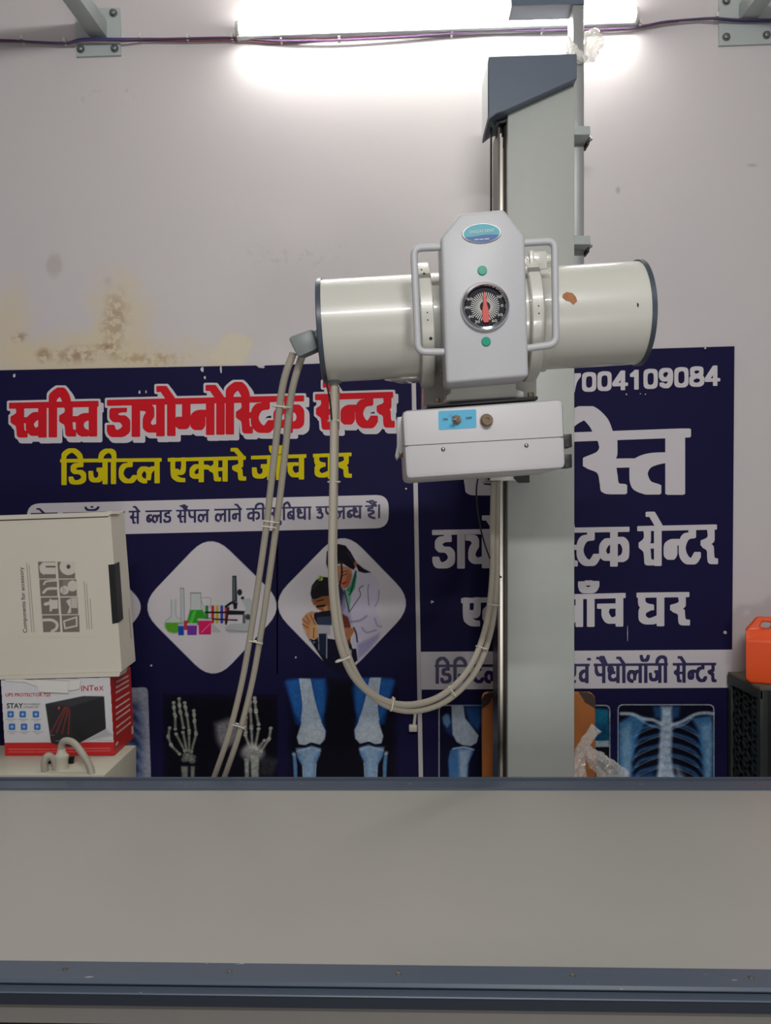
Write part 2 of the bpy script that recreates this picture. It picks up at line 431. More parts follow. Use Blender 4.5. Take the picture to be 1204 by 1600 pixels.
m_post = mat('galvanised_grey', (150, 152, 152), .4, .25, vary=.1, scale=12)
m_brk = mat('bracket_grey_paint', (176, 184, 182), .5, vary=.05, scale=20)
m_bolt = mat('zinc_bolt', (120, 124, 124), .4, .6)
m_table = mat('table_laminate', (179, 177, 170), .42, vary=.025, scale=6)
m_edging = mat('dark_edging', (30, 38, 50), .7)
m_skirt = mat('table_skirt_grey', (120, 118, 114), .5, vary=.05, scale=30)
m_lens = mat('clear_plastic_wrap', (222, 218, 208), .2)
m_wood = mat('worn_orange_board', (176, 104, 48), .5, vary=.2, scale=10)
m_tape = mat('dark_worn_corner', (66, 48, 38), .6, vary=.3, scale=40)
m_orange = mat('orange_plastic', (236, 82, 22), .35, vary=.05, scale=10)
m_crate = mat('black_green_steel', (38, 44, 40), .5, vary=.4, scale=30)
m_dust = mat('dusty_top', (92, 84, 72), .8, vary=.3, scale=25)
m_card = mat('white_carton', (206, 200, 186), .6, vary=.04, scale=8)
m_cards = mat('carton_edge', (186, 182, 160), .6, vary=.06, scale=10)
m_redbox = mat('red_box_print', (190, 40, 36), .4)
m_flap = mat('torn_white_flap', (214, 212, 206), .6)
m_cab = mat('ivory_cabinet_enamel', (200, 196, 178), .45, vary=.04, scale=10)
m_navy = mat('navy_vinyl', (26, 23, 62), .6, spec=.10)
m_vwhite = mat('white_vinyl', (205, 200, 204), .6, spec=.10)
m_vred = mat('red_vinyl', (205, 28, 40), .6, spec=.10)
m_vyel = mat('yellow_vinyl', (206, 190, 12), .6, spec=.10)
m_vnavy = mat('navy_ink_vinyl', (34, 26, 82), .45)
m_print = print_mat('glossy_print', .6, .10)
m_cprint = print_mat('carton_print', .55)
m_peel = mat('peeled_primer', (168, 112, 76), .8, vary=.3, scale=120)
m_wred = mat('red_wire', (128, 66, 78), .45)
m_wblue = mat('blue_wire', (58, 70, 130), .45)
m_wviol = mat('violet_wire', (84, 58, 92), .45)
m_clip = mat('white_clip', (214, 212, 206), .5)
m_nail = mat('nail_head', (190, 186, 178), .4, .3)
NAVY = (26, 23, 62)

m_glow = bpy.data.materials.new('lit_tube'); m_glow.use_nodes = True
_b = m_glow.node_tree.nodes['Principled BSDF']; _b.inputs['Base Color'].default_value = (.9, .9, .88, 1)
_b.inputs['Emission Color'].default_value = (1.0, .985, .93, 1); _b.inputs['Emission Strength'].default_value = TUBE_GLOW

def wall_material():
    m = bpy.data.materials.new('wall_paint'); m.use_nodes = True; nt = m.node_tree; L = nt.links.new
    b = nt.nodes['Principled BSDF']; b.inputs['Roughness'].default_value = .5; b.inputs['Specular IOR Level'].default_value = .35
    N = nt.nodes.new
    geo = N('ShaderNodeNewGeometry'); sep = N('ShaderNodeSeparateXYZ'); L(geo.outputs['Position'], sep.inputs[0])
    def noise(scale, detail=4):
        n = N('ShaderNodeTexNoise'); n.inputs['Scale'].default_value = scale; n.inputs['Detail'].default_value = detail
        L(geo.outputs['Position'], n.inputs['Vector']); return n.outputs['Fac']
    def math_(op, a, c=None):
        n = N('ShaderNodeMath'); n.operation = op
        for i, v in enumerate((a, c)):
            if v is None: continue
            if isinstance(v, (int, float)): n.inputs[i].default_value = v
            else: L(v, n.inputs[i])
        return n.outputs[0]
    fine, mid, low = noise(42), noise(14), noise(2.2)
    cur = N('ShaderNodeMix'); cur.data_type = 'RGBA'
    cur.inputs['A'].default_value = [*srgb((206, 200, 198)), 1]; cur.inputs['B'].default_value = [*srgb((199, 194, 197)), 1]
    L(low, cur.inputs['Factor']); col = cur.outputs['Result']
    def stain(px, py, rx, ry, c, strength, edge=.5, nz=None, thr=None):
        nonlocal col
        q = P(px, py, WD); k = WD / F
        dx = math_('DIVIDE', math_('SUBTRACT', sep.outputs['X'], q.x), rx * k)
        dz = math_('DIVIDE', math_('SUBTRACT', sep.outputs['Z'], q.z), ry * k)
        r = math_('SQRT', math_('ADD', math_('MULTIPLY', dx, dx), math_('MULTIPLY', dz, dz)))
        r = math_('ADD', r, math_('MULTIPLY', math_('SUBTRACT', nz or mid, .5), 1.3))
        mr = N('ShaderNodeMapRange'); mr.interpolation_type = 'SMOOTHSTEP'
        mr.inputs['From Min'].default_value = 1 + edge * .5; mr.inputs['From Max'].default_value = 1 - edge
        mr.inputs['To Min'].default_value = 0; mr.inputs['To Max'].default_value = strength
        L(r, mr.inputs['Value']); f = mr.outputs['Result']
        if thr:
            t = N('ShaderNodeMapRange'); t.inputs['From Min'].default_value = thr; t.inputs['From Max'].default_value = thr + .12
            L(fine, t.inputs['Value']); f = math_('MULTIPLY', f, t.outputs['Result'])
        x = N('ShaderNodeMix'); x.data_type = 'RGBA'; L(f, x.inputs['Factor']); L(col, x.inputs['A'])
        x.inputs['B'].default_value = [*srgb(c), 1]; col = x.outputs['Result']
    yel = (212, 198, 168); br = (142, 104, 66)
    stain(130, 560, 230, 42, yel, .85, .7); stain(185, 500, 55, 80, yel, .8, .7); stain(15, 510, 40, 70, yel, .7, .8)
    stain(365, 548, 32, 26, (214, 204, 178), .8, .25)
    stain(182, 500, 22, 46, br, .5, .9, None, .42); stain(168, 545, 22, 10, br, .7, .8, None, .42)
    stain(120, 556, 40, 14, br, .65, .8, None, .42); stain(68, 556, 12, 12, br, .6, .8, None, .4)
    stain(32, 526, 14, 9, br, .6, .9, None, .42); stain(230, 560, 60, 12, (176, 146, 104), .7, .9, None, .45)
    stain(84, 415, 14, 20, (178, 168, 160), .6, .5); stain(168, 440, 8, 10, (180, 170, 166), .4, .8)
    stain(1175, 258, 9, 3, (150, 142, 140), .5, .8); stain(965, 297, 4, 6, (150, 144, 142), .6, .8)
    stain(170, 150, 60, 18, (172, 166, 166), .45, .9, None, .56); stain(460, 400, 90, 22, (176, 170, 172), .4, .9, None, .54)
    L(col, b.inputs['Base Color'])
    bp = N('ShaderNodeBump'); bp.inputs['Strength'].default_value = .14; bp.inputs['Distance'].default_value = .006
    L(math_('ADD', mid, math_('MULTIPLY', noise(5), 1.5)), bp.inputs['Height']); L(bp.outputs['Normal'], b.inputs['Normal'])
    return m
m_wall = wall_material()

# ------------------------------------------------------------------ the room
def struct(name, lo, hi, m):
    v, f = box_geo(lo, hi); return tag(obj(name, v, f, m), kind='structure')
struct('floor', (-3.2, -2.6, -.1), (3.2, WD + .1, 0), m_floor)
struct('wall_back', (-3.2, WD, 0), (3.2, WD + .12, 3.4), m_wall)
struct('ceiling', (-3.2, -2.6, 3.4), (3.2, WD + .12, 3.5), m_ceil)

# ------------------------------------------------------------------ the examination table
tab = thing('x_ray_table', (0, 1.5, 0), 'long grey-topped x-ray examination table with blue-grey metal rails in the foreground', 'table')
TZ = .747
yR, yL = 1.107, 1.131     # the near inner edge, right and left: the table stands a little askew
def slant(x): return 1.119 + (yR - yL) / 1.19 * x
XL, XR = -1.35, 1.35
def along(prof, name, m, par, x0=XL, x1=XR, near=True, **k):
    """A profile (y offset, z) drawn along the table from x0 to x1."""
    n = len(prof); off = slant if near else (lambda x: 1.831)
    V = [(x, off(x) + y, z) for x in (x0, x1) for y, z in prof]
    Fc = [(i, (i + 1) % n, n + (i + 1) % n, n + i) for i in range(n)] + [tuple(range(n))[::-1], tuple(range(n, 2 * n))]
    return obj(name, V, Fc, m, par, **k)
V = [(XL, slant(XL) - .02, TZ), (XR, slant(XR) - .02, TZ), (XR, 1.85, TZ), (XL, 1.85, TZ)]
Vb = [(x, y, z - .02) for x, y, z in V]
obj('tabletop', *hexa_geo(V, Vb), m_table, tab)
def rail_material():
    m = mat('chipped_blue_grey_rail', (88, 99, 114), .4); nt = m.node_tree; b = nt.nodes['Principled BSDF']
    tc = nt.nodes.new('ShaderNodeTexCoord'); mp = nt.nodes.new('ShaderNodeMapping'); mp.inputs['Scale'].default_value = (30, 160, 160)
    n = nt.nodes.new('ShaderNodeTexNoise'); n.inputs['Scale'].default_value = 1; n.inputs['Detail'].default_value = 2
    r = nt.nodes.new('ShaderNodeMapRange'); r.inputs['From Min'].default_value = .735; r.inputs['From Max'].default_value = .76
    x = nt.nodes.new('ShaderNodeMix'); x.data_type = 'RGBA'; x.inputs['A'].default_value = [*srgb((88, 99, 114)), 1]; x.inputs['B'].default_value = [*srgb((200, 196, 190)), 1]
    for a, c in ((tc.outputs['Object'], mp.inputs[0]), (mp.outputs[0], n.inputs['Vector']), (n.outputs['Fac'], r.inputs['Value']), (r.outputs[0], x.inputs['Factor']), (x.outputs['Result'], b.inputs['Base Color'])): nt.links.new(a, c)
    return m
m_rail = rail_material()
rail = along([(.0, TZ + .004), (-.043, TZ + .004), (-.044, TZ - .001), (-.034, TZ - .002), (-.034, TZ - .0085), (-.049, TZ - .0105), (-.050, TZ - .012), (-.050, TZ - .026), (-.036, TZ - .027), (-.036, TZ - .034), (0, TZ - .034)], 'front_rail', m_rail, tab)
along([(-.020, TZ - .034), (-.042, TZ - .027), (-.042, TZ - .058), (-.020, TZ - .058)], 'front_skirt', m_skirt, tab)
along([(-.0495, TZ - .012), (-.052, TZ - .0125), (-.052, TZ - .0265), (-.0495, TZ - .027)], 'dark_strip', m_edging, tab)  # dark blue-black strip along the lip of the front rail
rrail = along([(0, TZ), (0, TZ + .006), (.048, TZ + .006), (.048, TZ + .001), (.056, TZ + .001), (.056, TZ + .010), (.064, TZ + .010), (.064, TZ - .04), (0, TZ - .04)], 'rear_rail', m_blue, tab, XL, 1.12, False)
along([(0.002, TZ - .02), (0.002, TZ + .0055), (.047, TZ + .0055), (.047, TZ - .02)], 'rear_rail_end', m_blue, tab, 1.12, XR, False)
sg = join(lathe_geo((0, 0, 0), (0, 0, 1), [(0, .0042), (.0016, .0036), (.0018, 0)], 16), box_geo((-.0030, -.0006, .0014), (.0030, .0006, .0024)))
for i, px in enumerate((-160, 97, 357, 622, 893, 1168, 1440)):
    d = 1.098; x = (px - CX) * d / F; y = slant(x) - .020
    obj('screw', [Vector(v) + Vector((x, y, TZ + .004)) for v in sg[0]], sg[1], m_steel, rail)
for px in (105, 290, 470, 640, 818, 1000, 1182):
    x = (px - CX) * 1.855 / F
    obj('screw', [Vector(v) + Vector((x, 1.857, TZ + .006)) for v in sg[0]], sg[1], m_steel, rrail)
box('body_frame', (-1.28, 1.12, TZ - .13), (1.28, 1.86, TZ - .022), m_black, tab)
for x in (-.95, .95):
    for y in (1.2, 1.78): box('leg', (x - .03, y - .03, 0), (x + .03, y + .03, TZ - .12), m_black, tab, .004)

# ------------------------------------------------------------------ the two banners
def banner(name, quad, label, m):
    v, f = slab_geo(quad, WD - .006, WD - .0005)
    return tag(obj(name, v, f, m), label, 'banner')
lb = banner('clinic_banner', [(-120, 581), (120, 576), (400, 571), (405, 575), (415, 571), (642, 563), (656, 1330), (-120, 1330)], 'wide navy clinic banner with red and yellow heading, behind the white carton', m_navy)
rb = banner('clinic_banner', [(649, 556), (1147, 541), (1141, 1330), (663, 1330)], 'navy clinic banner with phone number and large white lettering, behind the column', m_navy)
D0 = WD - .006
def letters(name, words, nib, m, par, d, **k):
    g = [word_geo(*w, nib, d, **k) for w in words]; return obj(name, *join(*g), m, par)
svasti = ['s_', 'v', 'i:.55', 's_', 't']
dayog = ['D', 'A', 'y', 'A', '+e', 'g_', 'n', 'A', '+e', 'i:.62', 's_', 'T', 'k']
senter = ['s', '+e', 'n_', 'T', 'r']
title = [(svasti, 14, 154, 634, 631, 685, 682), (dayog, 167, 475, 629.5, 622.5, 684, 676), (senter, 492, 614, 620.5, 617, 673, 669)]
letters('heading_outline', title, (13.5, 9.5), m_vwhite, lb, D0 - .0005, grow=3.2)
letters('heading_shadow', title, (13.5, 9.5), m_vwhite, lb, D0 - .0001, grow=3.0, off=(5.0, 6.0))
letters('heading_lettering', title, (13.5, 9.5), m_vred, lb, D0 - .0009)
yellow = [(['i:.75', 'D', 'j', 'A', '+I', 'T', 'l'], 94, 252.5, 720, 718.5, 758, 755), (['E', 'k_', 's', 'r', '+e'], 262, 384, 718.5, 715.5, 755, 751.5),
          (['j', 'A', '+cb', 'C'], 392, 478.5, 715, 712.5, 751, 749), (['G', 'r'], 488.7, 549, 712, 710, 749, 747)]
letters('subheading_lettering', yellow, (8.2, 5.6), m_vyel, lb, D0 - .0006)
pill = round_poly([(42, 787), (607, 773), (607, 825), (42, 838)], 20)
obj('notice_strip', [P(x, y, D0 - .0003) for x, y in pill], [list(range(len(pill)))], m_vwhite, lb)
notice = [(['G', '+e', 'r'], 48, 90, 803, 802, 823, 822), (['j', 'A', '+cb', 'C'], 98, 195, 802, 800, 822, 820), (['s', '+e'], 201, 219, 799.5, 799, 819, 818.5), (['b_', 'l', 'D'], 227, 268.5, 799, 798, 818, 817),
          (['s', '+ai', '+m', 'p', 'l'], 275, 327, 798, 797, 817.5, 816), (['l', 'A', 'n', '+e'], 334.5, 378, 796.5, 795.5, 816, 815), (['k', 'A', '+I'], 384.5, 414, 795.5, 794.5, 815, 814),
          (['s', '+uu', 'i:.55', 'b', 'X', 'A'], 421, 486.5, 794, 792.5, 813.5, 812), (['u', 'p', 'l', 'b_', 'X'], 493, 566, 792.5, 791, 812, 810.5), (['h', '+ai', '+m'], 570, 588, 791, 790.5, 810, 809.5)]
letters('notice_lettering', notice, (3.5, 2.6), m_vnavy, lb, D0 - .0006)
g = word_geo(['|'], 589, 595, 790.5, 790.5, 810, 809.5, (3.2, 2.6), D0 - .0006, head=False); obj('notice_full_stop', *g, m_vnavy, lb)

g = word_geo(list('7004109084'), 884, 1124, 585.5, 572.5, 614.5, 603.5, (7, 5.2), D0 - .0006, head=False); obj('phone_number', *g, m_vwhite, rb)
letters('clinic_name_lettering', [(svasti, 690, 1079, 690, 676.5, 776, 773)], (31, 14), m_vwhite, rb, D0 - .0006)
letters('clinic_type_lettering', [(dayog, 674.7, 983, 832, 827, 889, 885), (senter, 995, 1119.5, 826, 823.5, 885, 882.5)], (12, 8), m_vwhite, rb, D0 - .0006)
letters('clinic_service_lettering', [(['E', 'k_', 's', 'r', '+e'], 720, 845, 938.5, 935, 980, 979), (['j', 'A', '+cb', 'C'], 868, 977, 933, 930.5, 980, 979), (['G', 'r'], 994, 1076.5, 930, 929, 979, 978)], (12, 8), m_vwhite, rb, D0 - .0006)
st = [(656.5, 1018.5), (1144, 1015), (1143, 1074.5), (658, 1077.5)]
obj('white_strip', [P(x, y, D0 - .0003) for x, y in st], [[0, 1, 2, 3]], m_vwhite, rb)
letters('white_strip_lettering', [(['i:.75', 'D', 'i:.75', 'j', 'T', 'l'], 679, 781, 1040.5, 1040, 1068.5, 1068), (['E', 'k_', 's', 'r', '+e'], 792, 872, 1040, 1039.5, 1068, 1067.5), (['E', 'v', '+m'], 882, 921, 1039.5, 1039, 1068, 1067.5),
    (['p', '+ai', 'X', 'A', '+e', 'l', 'A', '+o', 'j', 'A', '+I'], 927, 1043, 1039, 1038, 1067.5, 1067), (senter, 1050.5, 1118.5, 1038, 1037.5, 1067, 1066.5)], (5.4, 4), m_vnavy, rb, D0 - .0006)
DP = D0 - .0004
WHT = (205, 200, 204)
# glassware diamond
def diamond(r, top, right, bot, left, rad):
    r.poly(round_poly([top, right, bot, left], rad, 8), WHT)
r = Ras(200, 842, 434, 1056, NAVY, o=(200, 820), sc=2.617)
diamond(r, (-200, 40), (75, 335), (-180, 640), (-480, 335), 70)
diamond(r, (336, 28), (646, 330), (350, 648), (40, 338), 110)
q = r
q.poly([(176, 305), (195, 305), (197, 372), (220, 390), (227, 412), (215, 436), (190, 444), (163, 438), (149, 412), (158, 386), (175, 372)], (190, 196, 192), .8, .8)
q.poly([(152, 400), (224, 400), (224, 418), (212, 437), (190, 443), (165, 437), (152, 420)], (86, 160, 40))
q.line([(176, 305), (175, 372), (155, 392), (150, 412), (165, 438), (190, 444), (215, 436), (227, 412), (218, 388), (197, 372), (195, 305)], 3, (140, 150, 146), .8)
q.poly([(213, 260), (228, 260), (231, 400), (215, 400)], (176, 184, 184), .8, .8); q.line([(213, 260), (228, 260)], 3, (110, 116, 116)); q.line([(214, 262), (216, 400)], 2.5, (140, 146, 146)); q.line([(228, 262), (231, 400)], 2.5, (120, 126, 126))
q.poly([(255, 280), (297, 280), (299, 338), (338, 408), (238, 408), (256, 338)], (186, 194, 190), .8, .8)
q.poly([(254, 348), (304, 348), (338, 410), (236, 410)], (44, 150, 36)); q.poly([(266, 352), (280, 352), (262, 404), (248, 404)], (92, 190, 70), .8)
q.line([(254, 279), (298, 279)], 4, (120, 126, 124)); q.line([(297, 280), (299, 338), (338, 408)], 3, (140, 146, 142), 1, .6, False); q.line([(256, 282), (256, 338), (238, 406)], 3, (140, 146, 142), 1, .6, False)
q.line([(296, 300), (336, 300), (334, 340)], 3, (150, 156, 154)); q.line([(300, 310), (312, 345)], 3, (150, 156, 154))
for i, (x, c) in enumerate(((322, (40, 120, 50)), (346, (180, 40, 44)), (364, (190, 170, 40)), (383, (50, 60, 170)), (401, (176, 40, 50)))):
    q.poly([(x - 7, 308), (x + 7, 308), (x + 7, 400), (x - 7, 400)], (196, 200, 200), .8); q.poly([(x - 6, 330), (x + 6, 330), (x + 6, 400), (x, 405), (x - 6, 400)], c, .95)
q.line([(316, 358), (415, 358)], 7, (26, 26, 30)); q.line([(316, 384), (445, 390)], 6, (30, 28, 32)); q.line([(410, 340), (400, 405)], 8, (40, 28, 34))
q.poly([(426, 208), (443, 208), (446, 316), (426, 318)], (48, 56, 62)); q.poly([(430, 214), (436, 214), (437, 310), (431, 310)], (120, 130, 134), .7)
q.ell((456, 276), 10, 13, (36, 40, 44)); q.ell((468, 300), 7, 7, (40, 44, 48)); q.line([(400, 335), (425, 318), (440, 330)], 10, (34, 36, 40)); q.poly([(428, 318), (448, 318), (444, 345), (432, 345)], (30, 32, 36))
q.poly([(410, 350), (480, 352), (480, 368), (410, 368)], (30, 32, 36)); q.poly([(462, 305), (500, 300), (520, 345), (512, 400), (488, 410), (470, 380), (480, 340)], (176, 180, 182)); q.ell((490, 377), 10, 12, (60, 64, 68)); q.poly([(468, 366), (480, 366), (480, 410), (468, 410)], (90, 94, 98))
q.poly([(394, 420), (420, 404), (500, 402), (506, 430), (480, 444), (410, 444)], (176, 178, 180)); q.line([(400, 432), (500, 438)], 4, (130, 134, 138)); q.poly([(345, 402), (382, 440), (340, 440)], (170, 174, 174), .8)
q.poly([(228, 392), (246, 392), (246, 430), (228, 430)], (190, 40, 60)); q.poly([(204, 412), (228, 412), (228, 452), (205, 452)], (30, 70, 170)); q.poly([(205, 404), (228, 404), (228, 414), (205, 414)], (170, 180, 196))
q.poly([(241, 412), (282, 412), (280, 451), (242, 451)], (110, 50, 150)); q.poly([(241, 402), (282, 402), (282, 412), (241, 412)], (186, 180, 196)); q.poly([(287, 392), (341, 392), (339, 449), (289, 449)], (206, 30, 96)); q.poly([(284, 384), (343, 384), (343, 392), (284, 392)], (196, 186, 190)); q.line([(300, 440), (335, 405)], 4, (226, 110, 150))
r.build('laboratory_glassware_picture', m_print, lb, DP)
# teacher-and-child diamond
r = q = Ras(432, 832, 636, 1052, NAVY, step=.8, o=(430, 820), sc=5.4727)
diamond(r, (575, 28), (1200, 670), (570, 1330), (-62, 680), 240)
DK = (20, 19, 42)
q.poly([(240, 900), (285, 975), (330, 985), (360, 960), (640, 1000), (700, 1155), (580, 1300), (440, 1210)], DK)
q.poly([(660, 400), (700, 390), (800, 410), (868, 460), (898, 540), (890, 640), (862, 710), (880, 780), (908, 850), (888, 955), (800, 1070), (702, 1160), (650, 1010), (690, 930), (650, 870), (560, 770), (545, 640), (600, 560)], (198, 194, 210), 1, .8, True)
q.poly([(700, 1020), (890, 930), (880, 970), (800, 1075), (705, 1150)], (136, 128, 170), .7, 4)
q.poly([(480, 500), (560, 520), (590, 580), (600, 700), (570, 770), (520, 740), (490, 690)], (58, 50, 84), 1, 1.5)
q.poly([(580, 600), (640, 740), (660, 860), (600, 800), (550, 740)], (160, 152, 186), .8, 3)
q.poly([(685, 380), (696, 440), (680, 540), (640, 610), (600, 560), (640, 520)], (52, 140, 104)); q.poly([(585, 555), (650, 580), (635, 740), (605, 650)], (120, 176, 150)); q.line([(690, 400), (650, 560), (630, 600)], 10, (24, 60, 48)); q.line([(590, 560), (632, 745)], 10, (30, 60, 50))
q.line([(750, 520), (716, 548), (728, 600), (690, 660), (640, 735)], 7, (84, 76, 110)); q.line([(800, 510), (790, 560), (800, 690)], 6, (104, 96, 130)); q.line([(885, 560), (880, 640), (850, 700)], 6, (130, 124, 160))
q.line([(640, 830), (720, 820), (780, 780)], 10, (110, 100, 140), .8, 2); q.line([(740, 880), (780, 920), (860, 900)], 9, (120, 112, 150), .8, 2); q.line([(850, 800), (870, 860), (905, 870)], 8, (120, 112, 150), .8, 2); q.line([(700, 1000), (690, 930), (670, 880)], 14, (60, 52, 84))
SK = (188, 126, 92)
q.poly([(490, 360), (560, 350), (640, 375), (655, 430), (630, 520), (585, 545), (545, 500), (490, 440)], SK, 1, 1, True); q.poly([(620, 400), (655, 430), (630, 520), (590, 540), (600, 470)], (156, 92, 70), .8, 4)
q.poly([(560, 500), (590, 488), (618, 484), (598, 506), (575, 514)], (176, 44, 58)); q.line([(575, 436), (610, 418)], 6, (50, 28, 28)); q.line([(560, 408), (620, 392)], 5, (50, 28, 28)); q.line([(500, 440), (520, 436)], 6, (50, 28, 28)); q.line([(538, 420), (530, 480), (548, 486)], 5, (140, 84, 64), .8)
q.poly([(500, 180), (540, 164), (600, 178), (645, 235), (680, 300), (700, 330), (755, 375), (820, 408), (760, 412), (712, 398), (690, 350), (670, 385), (640, 372), (575, 330), (520, 335), (490, 370), (450, 380), (434, 330), (440, 230), (470, 200)], (24, 22, 32), 1, .8)
q.line([(520, 325), (545, 316), (575, 330)], 10, (90, 84, 92), .6, 2); q.line([(620, 240), (668, 320)], 6, (80, 76, 90), .6, 2); q.line([(516, 120), (520, 180)], 9, (24, 22, 32)); q.line([(564, 330), (568, 420), (548, 520)], 14, (26, 22, 30)); q.ell((684, 336), 14, 26, (156, 88, 66))
q.poly([(300, 590), (312, 520), (350, 470), (410, 446), (450, 450), (470, 610), (400, 615), (340, 640), (312, 634)], (30, 28, 34), 1, .8, False); q.line([(320, 540), (360, 500)], 16, (74, 72, 82), .5, 3); q.ell((384, 458), 24, 22, (128, 150, 60)); q.ell((372, 450), 8, 8, (210, 214, 120)); q.ell((394, 466), 8, 8, (210, 214, 120)); q.ell((382, 462), 6, 6, (30, 30, 24))
GS = (146, 92, 58)
q.poly([(306, 640), (350, 634), (400, 612), (470, 605), (470, 730), (410, 745), (360, 720), (330, 690)], GS, 1, 1); q.poly([(410, 700), (450, 690), (450, 745), (415, 748)], (196, 146, 100), .8, 2); q.line([(350, 655), (410, 640)], 9, (40, 24, 20)); q.line([(356, 700), (420, 690)], 16, (20, 16, 18)); q.line([(340, 690), (352, 735)], 8, (196, 192, 196))
q.poly([(326, 750), (480, 730), (480, 860), (360, 855), (330, 800)], (26, 26, 34)); q.poly([(352, 790), (480, 780), (480, 858), (362, 856)], (52, 60, 84))
HS = (190, 138, 96)
q.poly([(228, 800), (270, 755), (310, 738), (345, 745), (320, 780), (352, 850), (365, 905), (358, 975), (280, 970), (256, 905), (236, 880)], HS, 1, 1); q.poly([(300, 860), (365, 862), (358, 972), (290, 968)], (206, 158, 108), .8, 3)
for a, c in (((236, 812), (285, 850)), ((232, 850), (278, 880)), ((262, 778), (292, 830)), ((300, 770), (340, 850)), ((330, 880), (326, 970))): q.line([a, c], 8, (110, 66, 44), .9, 1)
q.line([(330, 742), (370, 745)], 9, (190, 184, 190)); q.ell((340, 870), 12, 9, (190, 170, 110))
q.poly([(366, 858), (470, 858), (470, 950), (440, 930), (362, 928)], (172, 172, 178)); q.poly([(372, 930), (444, 930), (444, 1140), (380, 1100), (366, 1060)], (30, 38, 62)); q.line([(368, 930), (372, 1070)], 7, (150, 152, 160)); q.line([(440, 920), (438, 1140)], 9, (160, 164, 172)); q.line([(300, 985), (360, 1010)], 22, (28, 32, 46)); q.ell((330, 1005), 10, 10, (100, 110, 130)); q.ell((300, 990), 7, 7, (120, 130, 150))
q.poly([(520, 740), (560, 752), (622, 790), (645, 870), (640, 1000), (610, 1120), (570, 1060), (530, 960), (500, 900)], (112, 56, 40), 1, 1); q.line([(530, 760), (545, 880)], 14, (170, 100, 70), .6, 4); q.line([(545, 760), (540, 820)], 8, (60, 40, 60))
q.poly([(535, 905), (600, 880), (660, 884), (675, 905), (650, 950), (610, 1000), (585, 1015), (560, 985), (545, 960)], (176, 112, 78), 1, 1, True); q.line([(560, 930), (590, 970)], 7, (104, 56, 40)); q.line([(590, 910), (610, 950)], 6, (120, 66, 48)); q.line([(575, 985), (600, 940)], 6, (104, 56, 40))
q.poly([(600, 1120), (640, 1060), (655, 1080), (640, 1180), (600, 1190)], (180, 176, 188), .9, 1.5); q.poly([(655, 1060), (690, 1060), (702, 1160), (660, 1180)], DK)
r.build('teacher_and_child_picture', m_print, lb, DP)
# hand bones on black
BK = (14, 13, 26)
r = q = Ras(254, 1084, 434, 1240, NAVY, o=(220, 1040), sc=2.736)
q.poly([(95, 125), (590, 125), (590, 600), (95, 600)], BK, 1, 14)
BN = (168, 176, 160)
def bones(segs, w, c=BN):
    for a, b in segs:
        q.line([a, b], w, (c[0] * .5, c[1] * .5, c[2] * .5), 1, .8); a_, b_ = np.array(a, float), np.array(b, float); e = (b_ - a_)
        q.line([a_ + e * .05, b_ - e * .05], w * .45, c, .65, .8); q.ell(a, w * .62, w * .5, c, .8, .8); q.ell(b, w * .62, w * .5, c, .8, .8)
h1 = [((188, 366), (150, 292)), ((196, 362), (180, 285)), ((206, 362), (206, 288)), ((216, 368), (236, 294)), ((147, 272), (147, 216)), ((182, 266), (170, 202)), ((206, 278), (197, 212)), ((235, 286), (229, 240)),
      ((144, 208), (142, 182)), ((168, 196), (165, 172)), ((195, 206), (191, 180)), ((229, 234), (227, 212)), ((141, 176), (140, 158)), ((164, 166), (163, 142)), ((189, 174), (187, 158)), ((227, 206), (226, 192)), ((165, 378), (130, 342)), ((128, 336), (117, 306)), ((117, 300), (123, 266))]
bones(h1, 13)
h2 = [((466, 352), (446, 296)), ((476, 350), (472, 268)), ((488, 350), (503, 270)), ((498, 356), (528, 320)), ((448, 286), (449, 222)), ((472, 258), (468, 196)), ((503, 252), (492, 198)), ((467, 186), (467, 158)), ((491, 190), (488, 156)), ((466, 152), (466, 136)), ((487, 152), (486, 138)), ((512, 366), (545, 318)), ((548, 312), (555, 268))]
bones(h2, 14, (190, 192, 182))
for cxy in ((190, 384), (208, 380), (222, 392), (204, 400), (186, 402), (220, 408)): q.ell(cxy, 14, 11, BN, .55, 2)
for p in ([(172, 430), (202, 430), (196, 560), (178, 560)], [(212, 430), (230, 430), (228, 560), (216, 560)]): q.poly(p, (150, 160, 146), .8, 2)
q.ell((478, 372), 50, 34, (196, 196, 190), .75, 6); q.ell((470, 350), 26, 20, (200, 200, 196), .5, 5)
for p in ([(442, 398), (462, 398), (462, 560), (448, 560)], [(468, 385), (506, 385), (500, 560), (474, 560)]): q.poly(p, (180, 186, 176), .85, 2)
q.poly([(318, 248), (380, 225), (430, 270), (400, 330), (350, 365), (325, 320)], (170, 170, 172), .75, 7); q.poly([(510, 385), (590, 400), (560, 470), (505, 470)], (90, 94, 92), .5, 7, False, .4)
r.grain(.22, 2); r.build('hand_bone_picture', m_print, lb, DP)
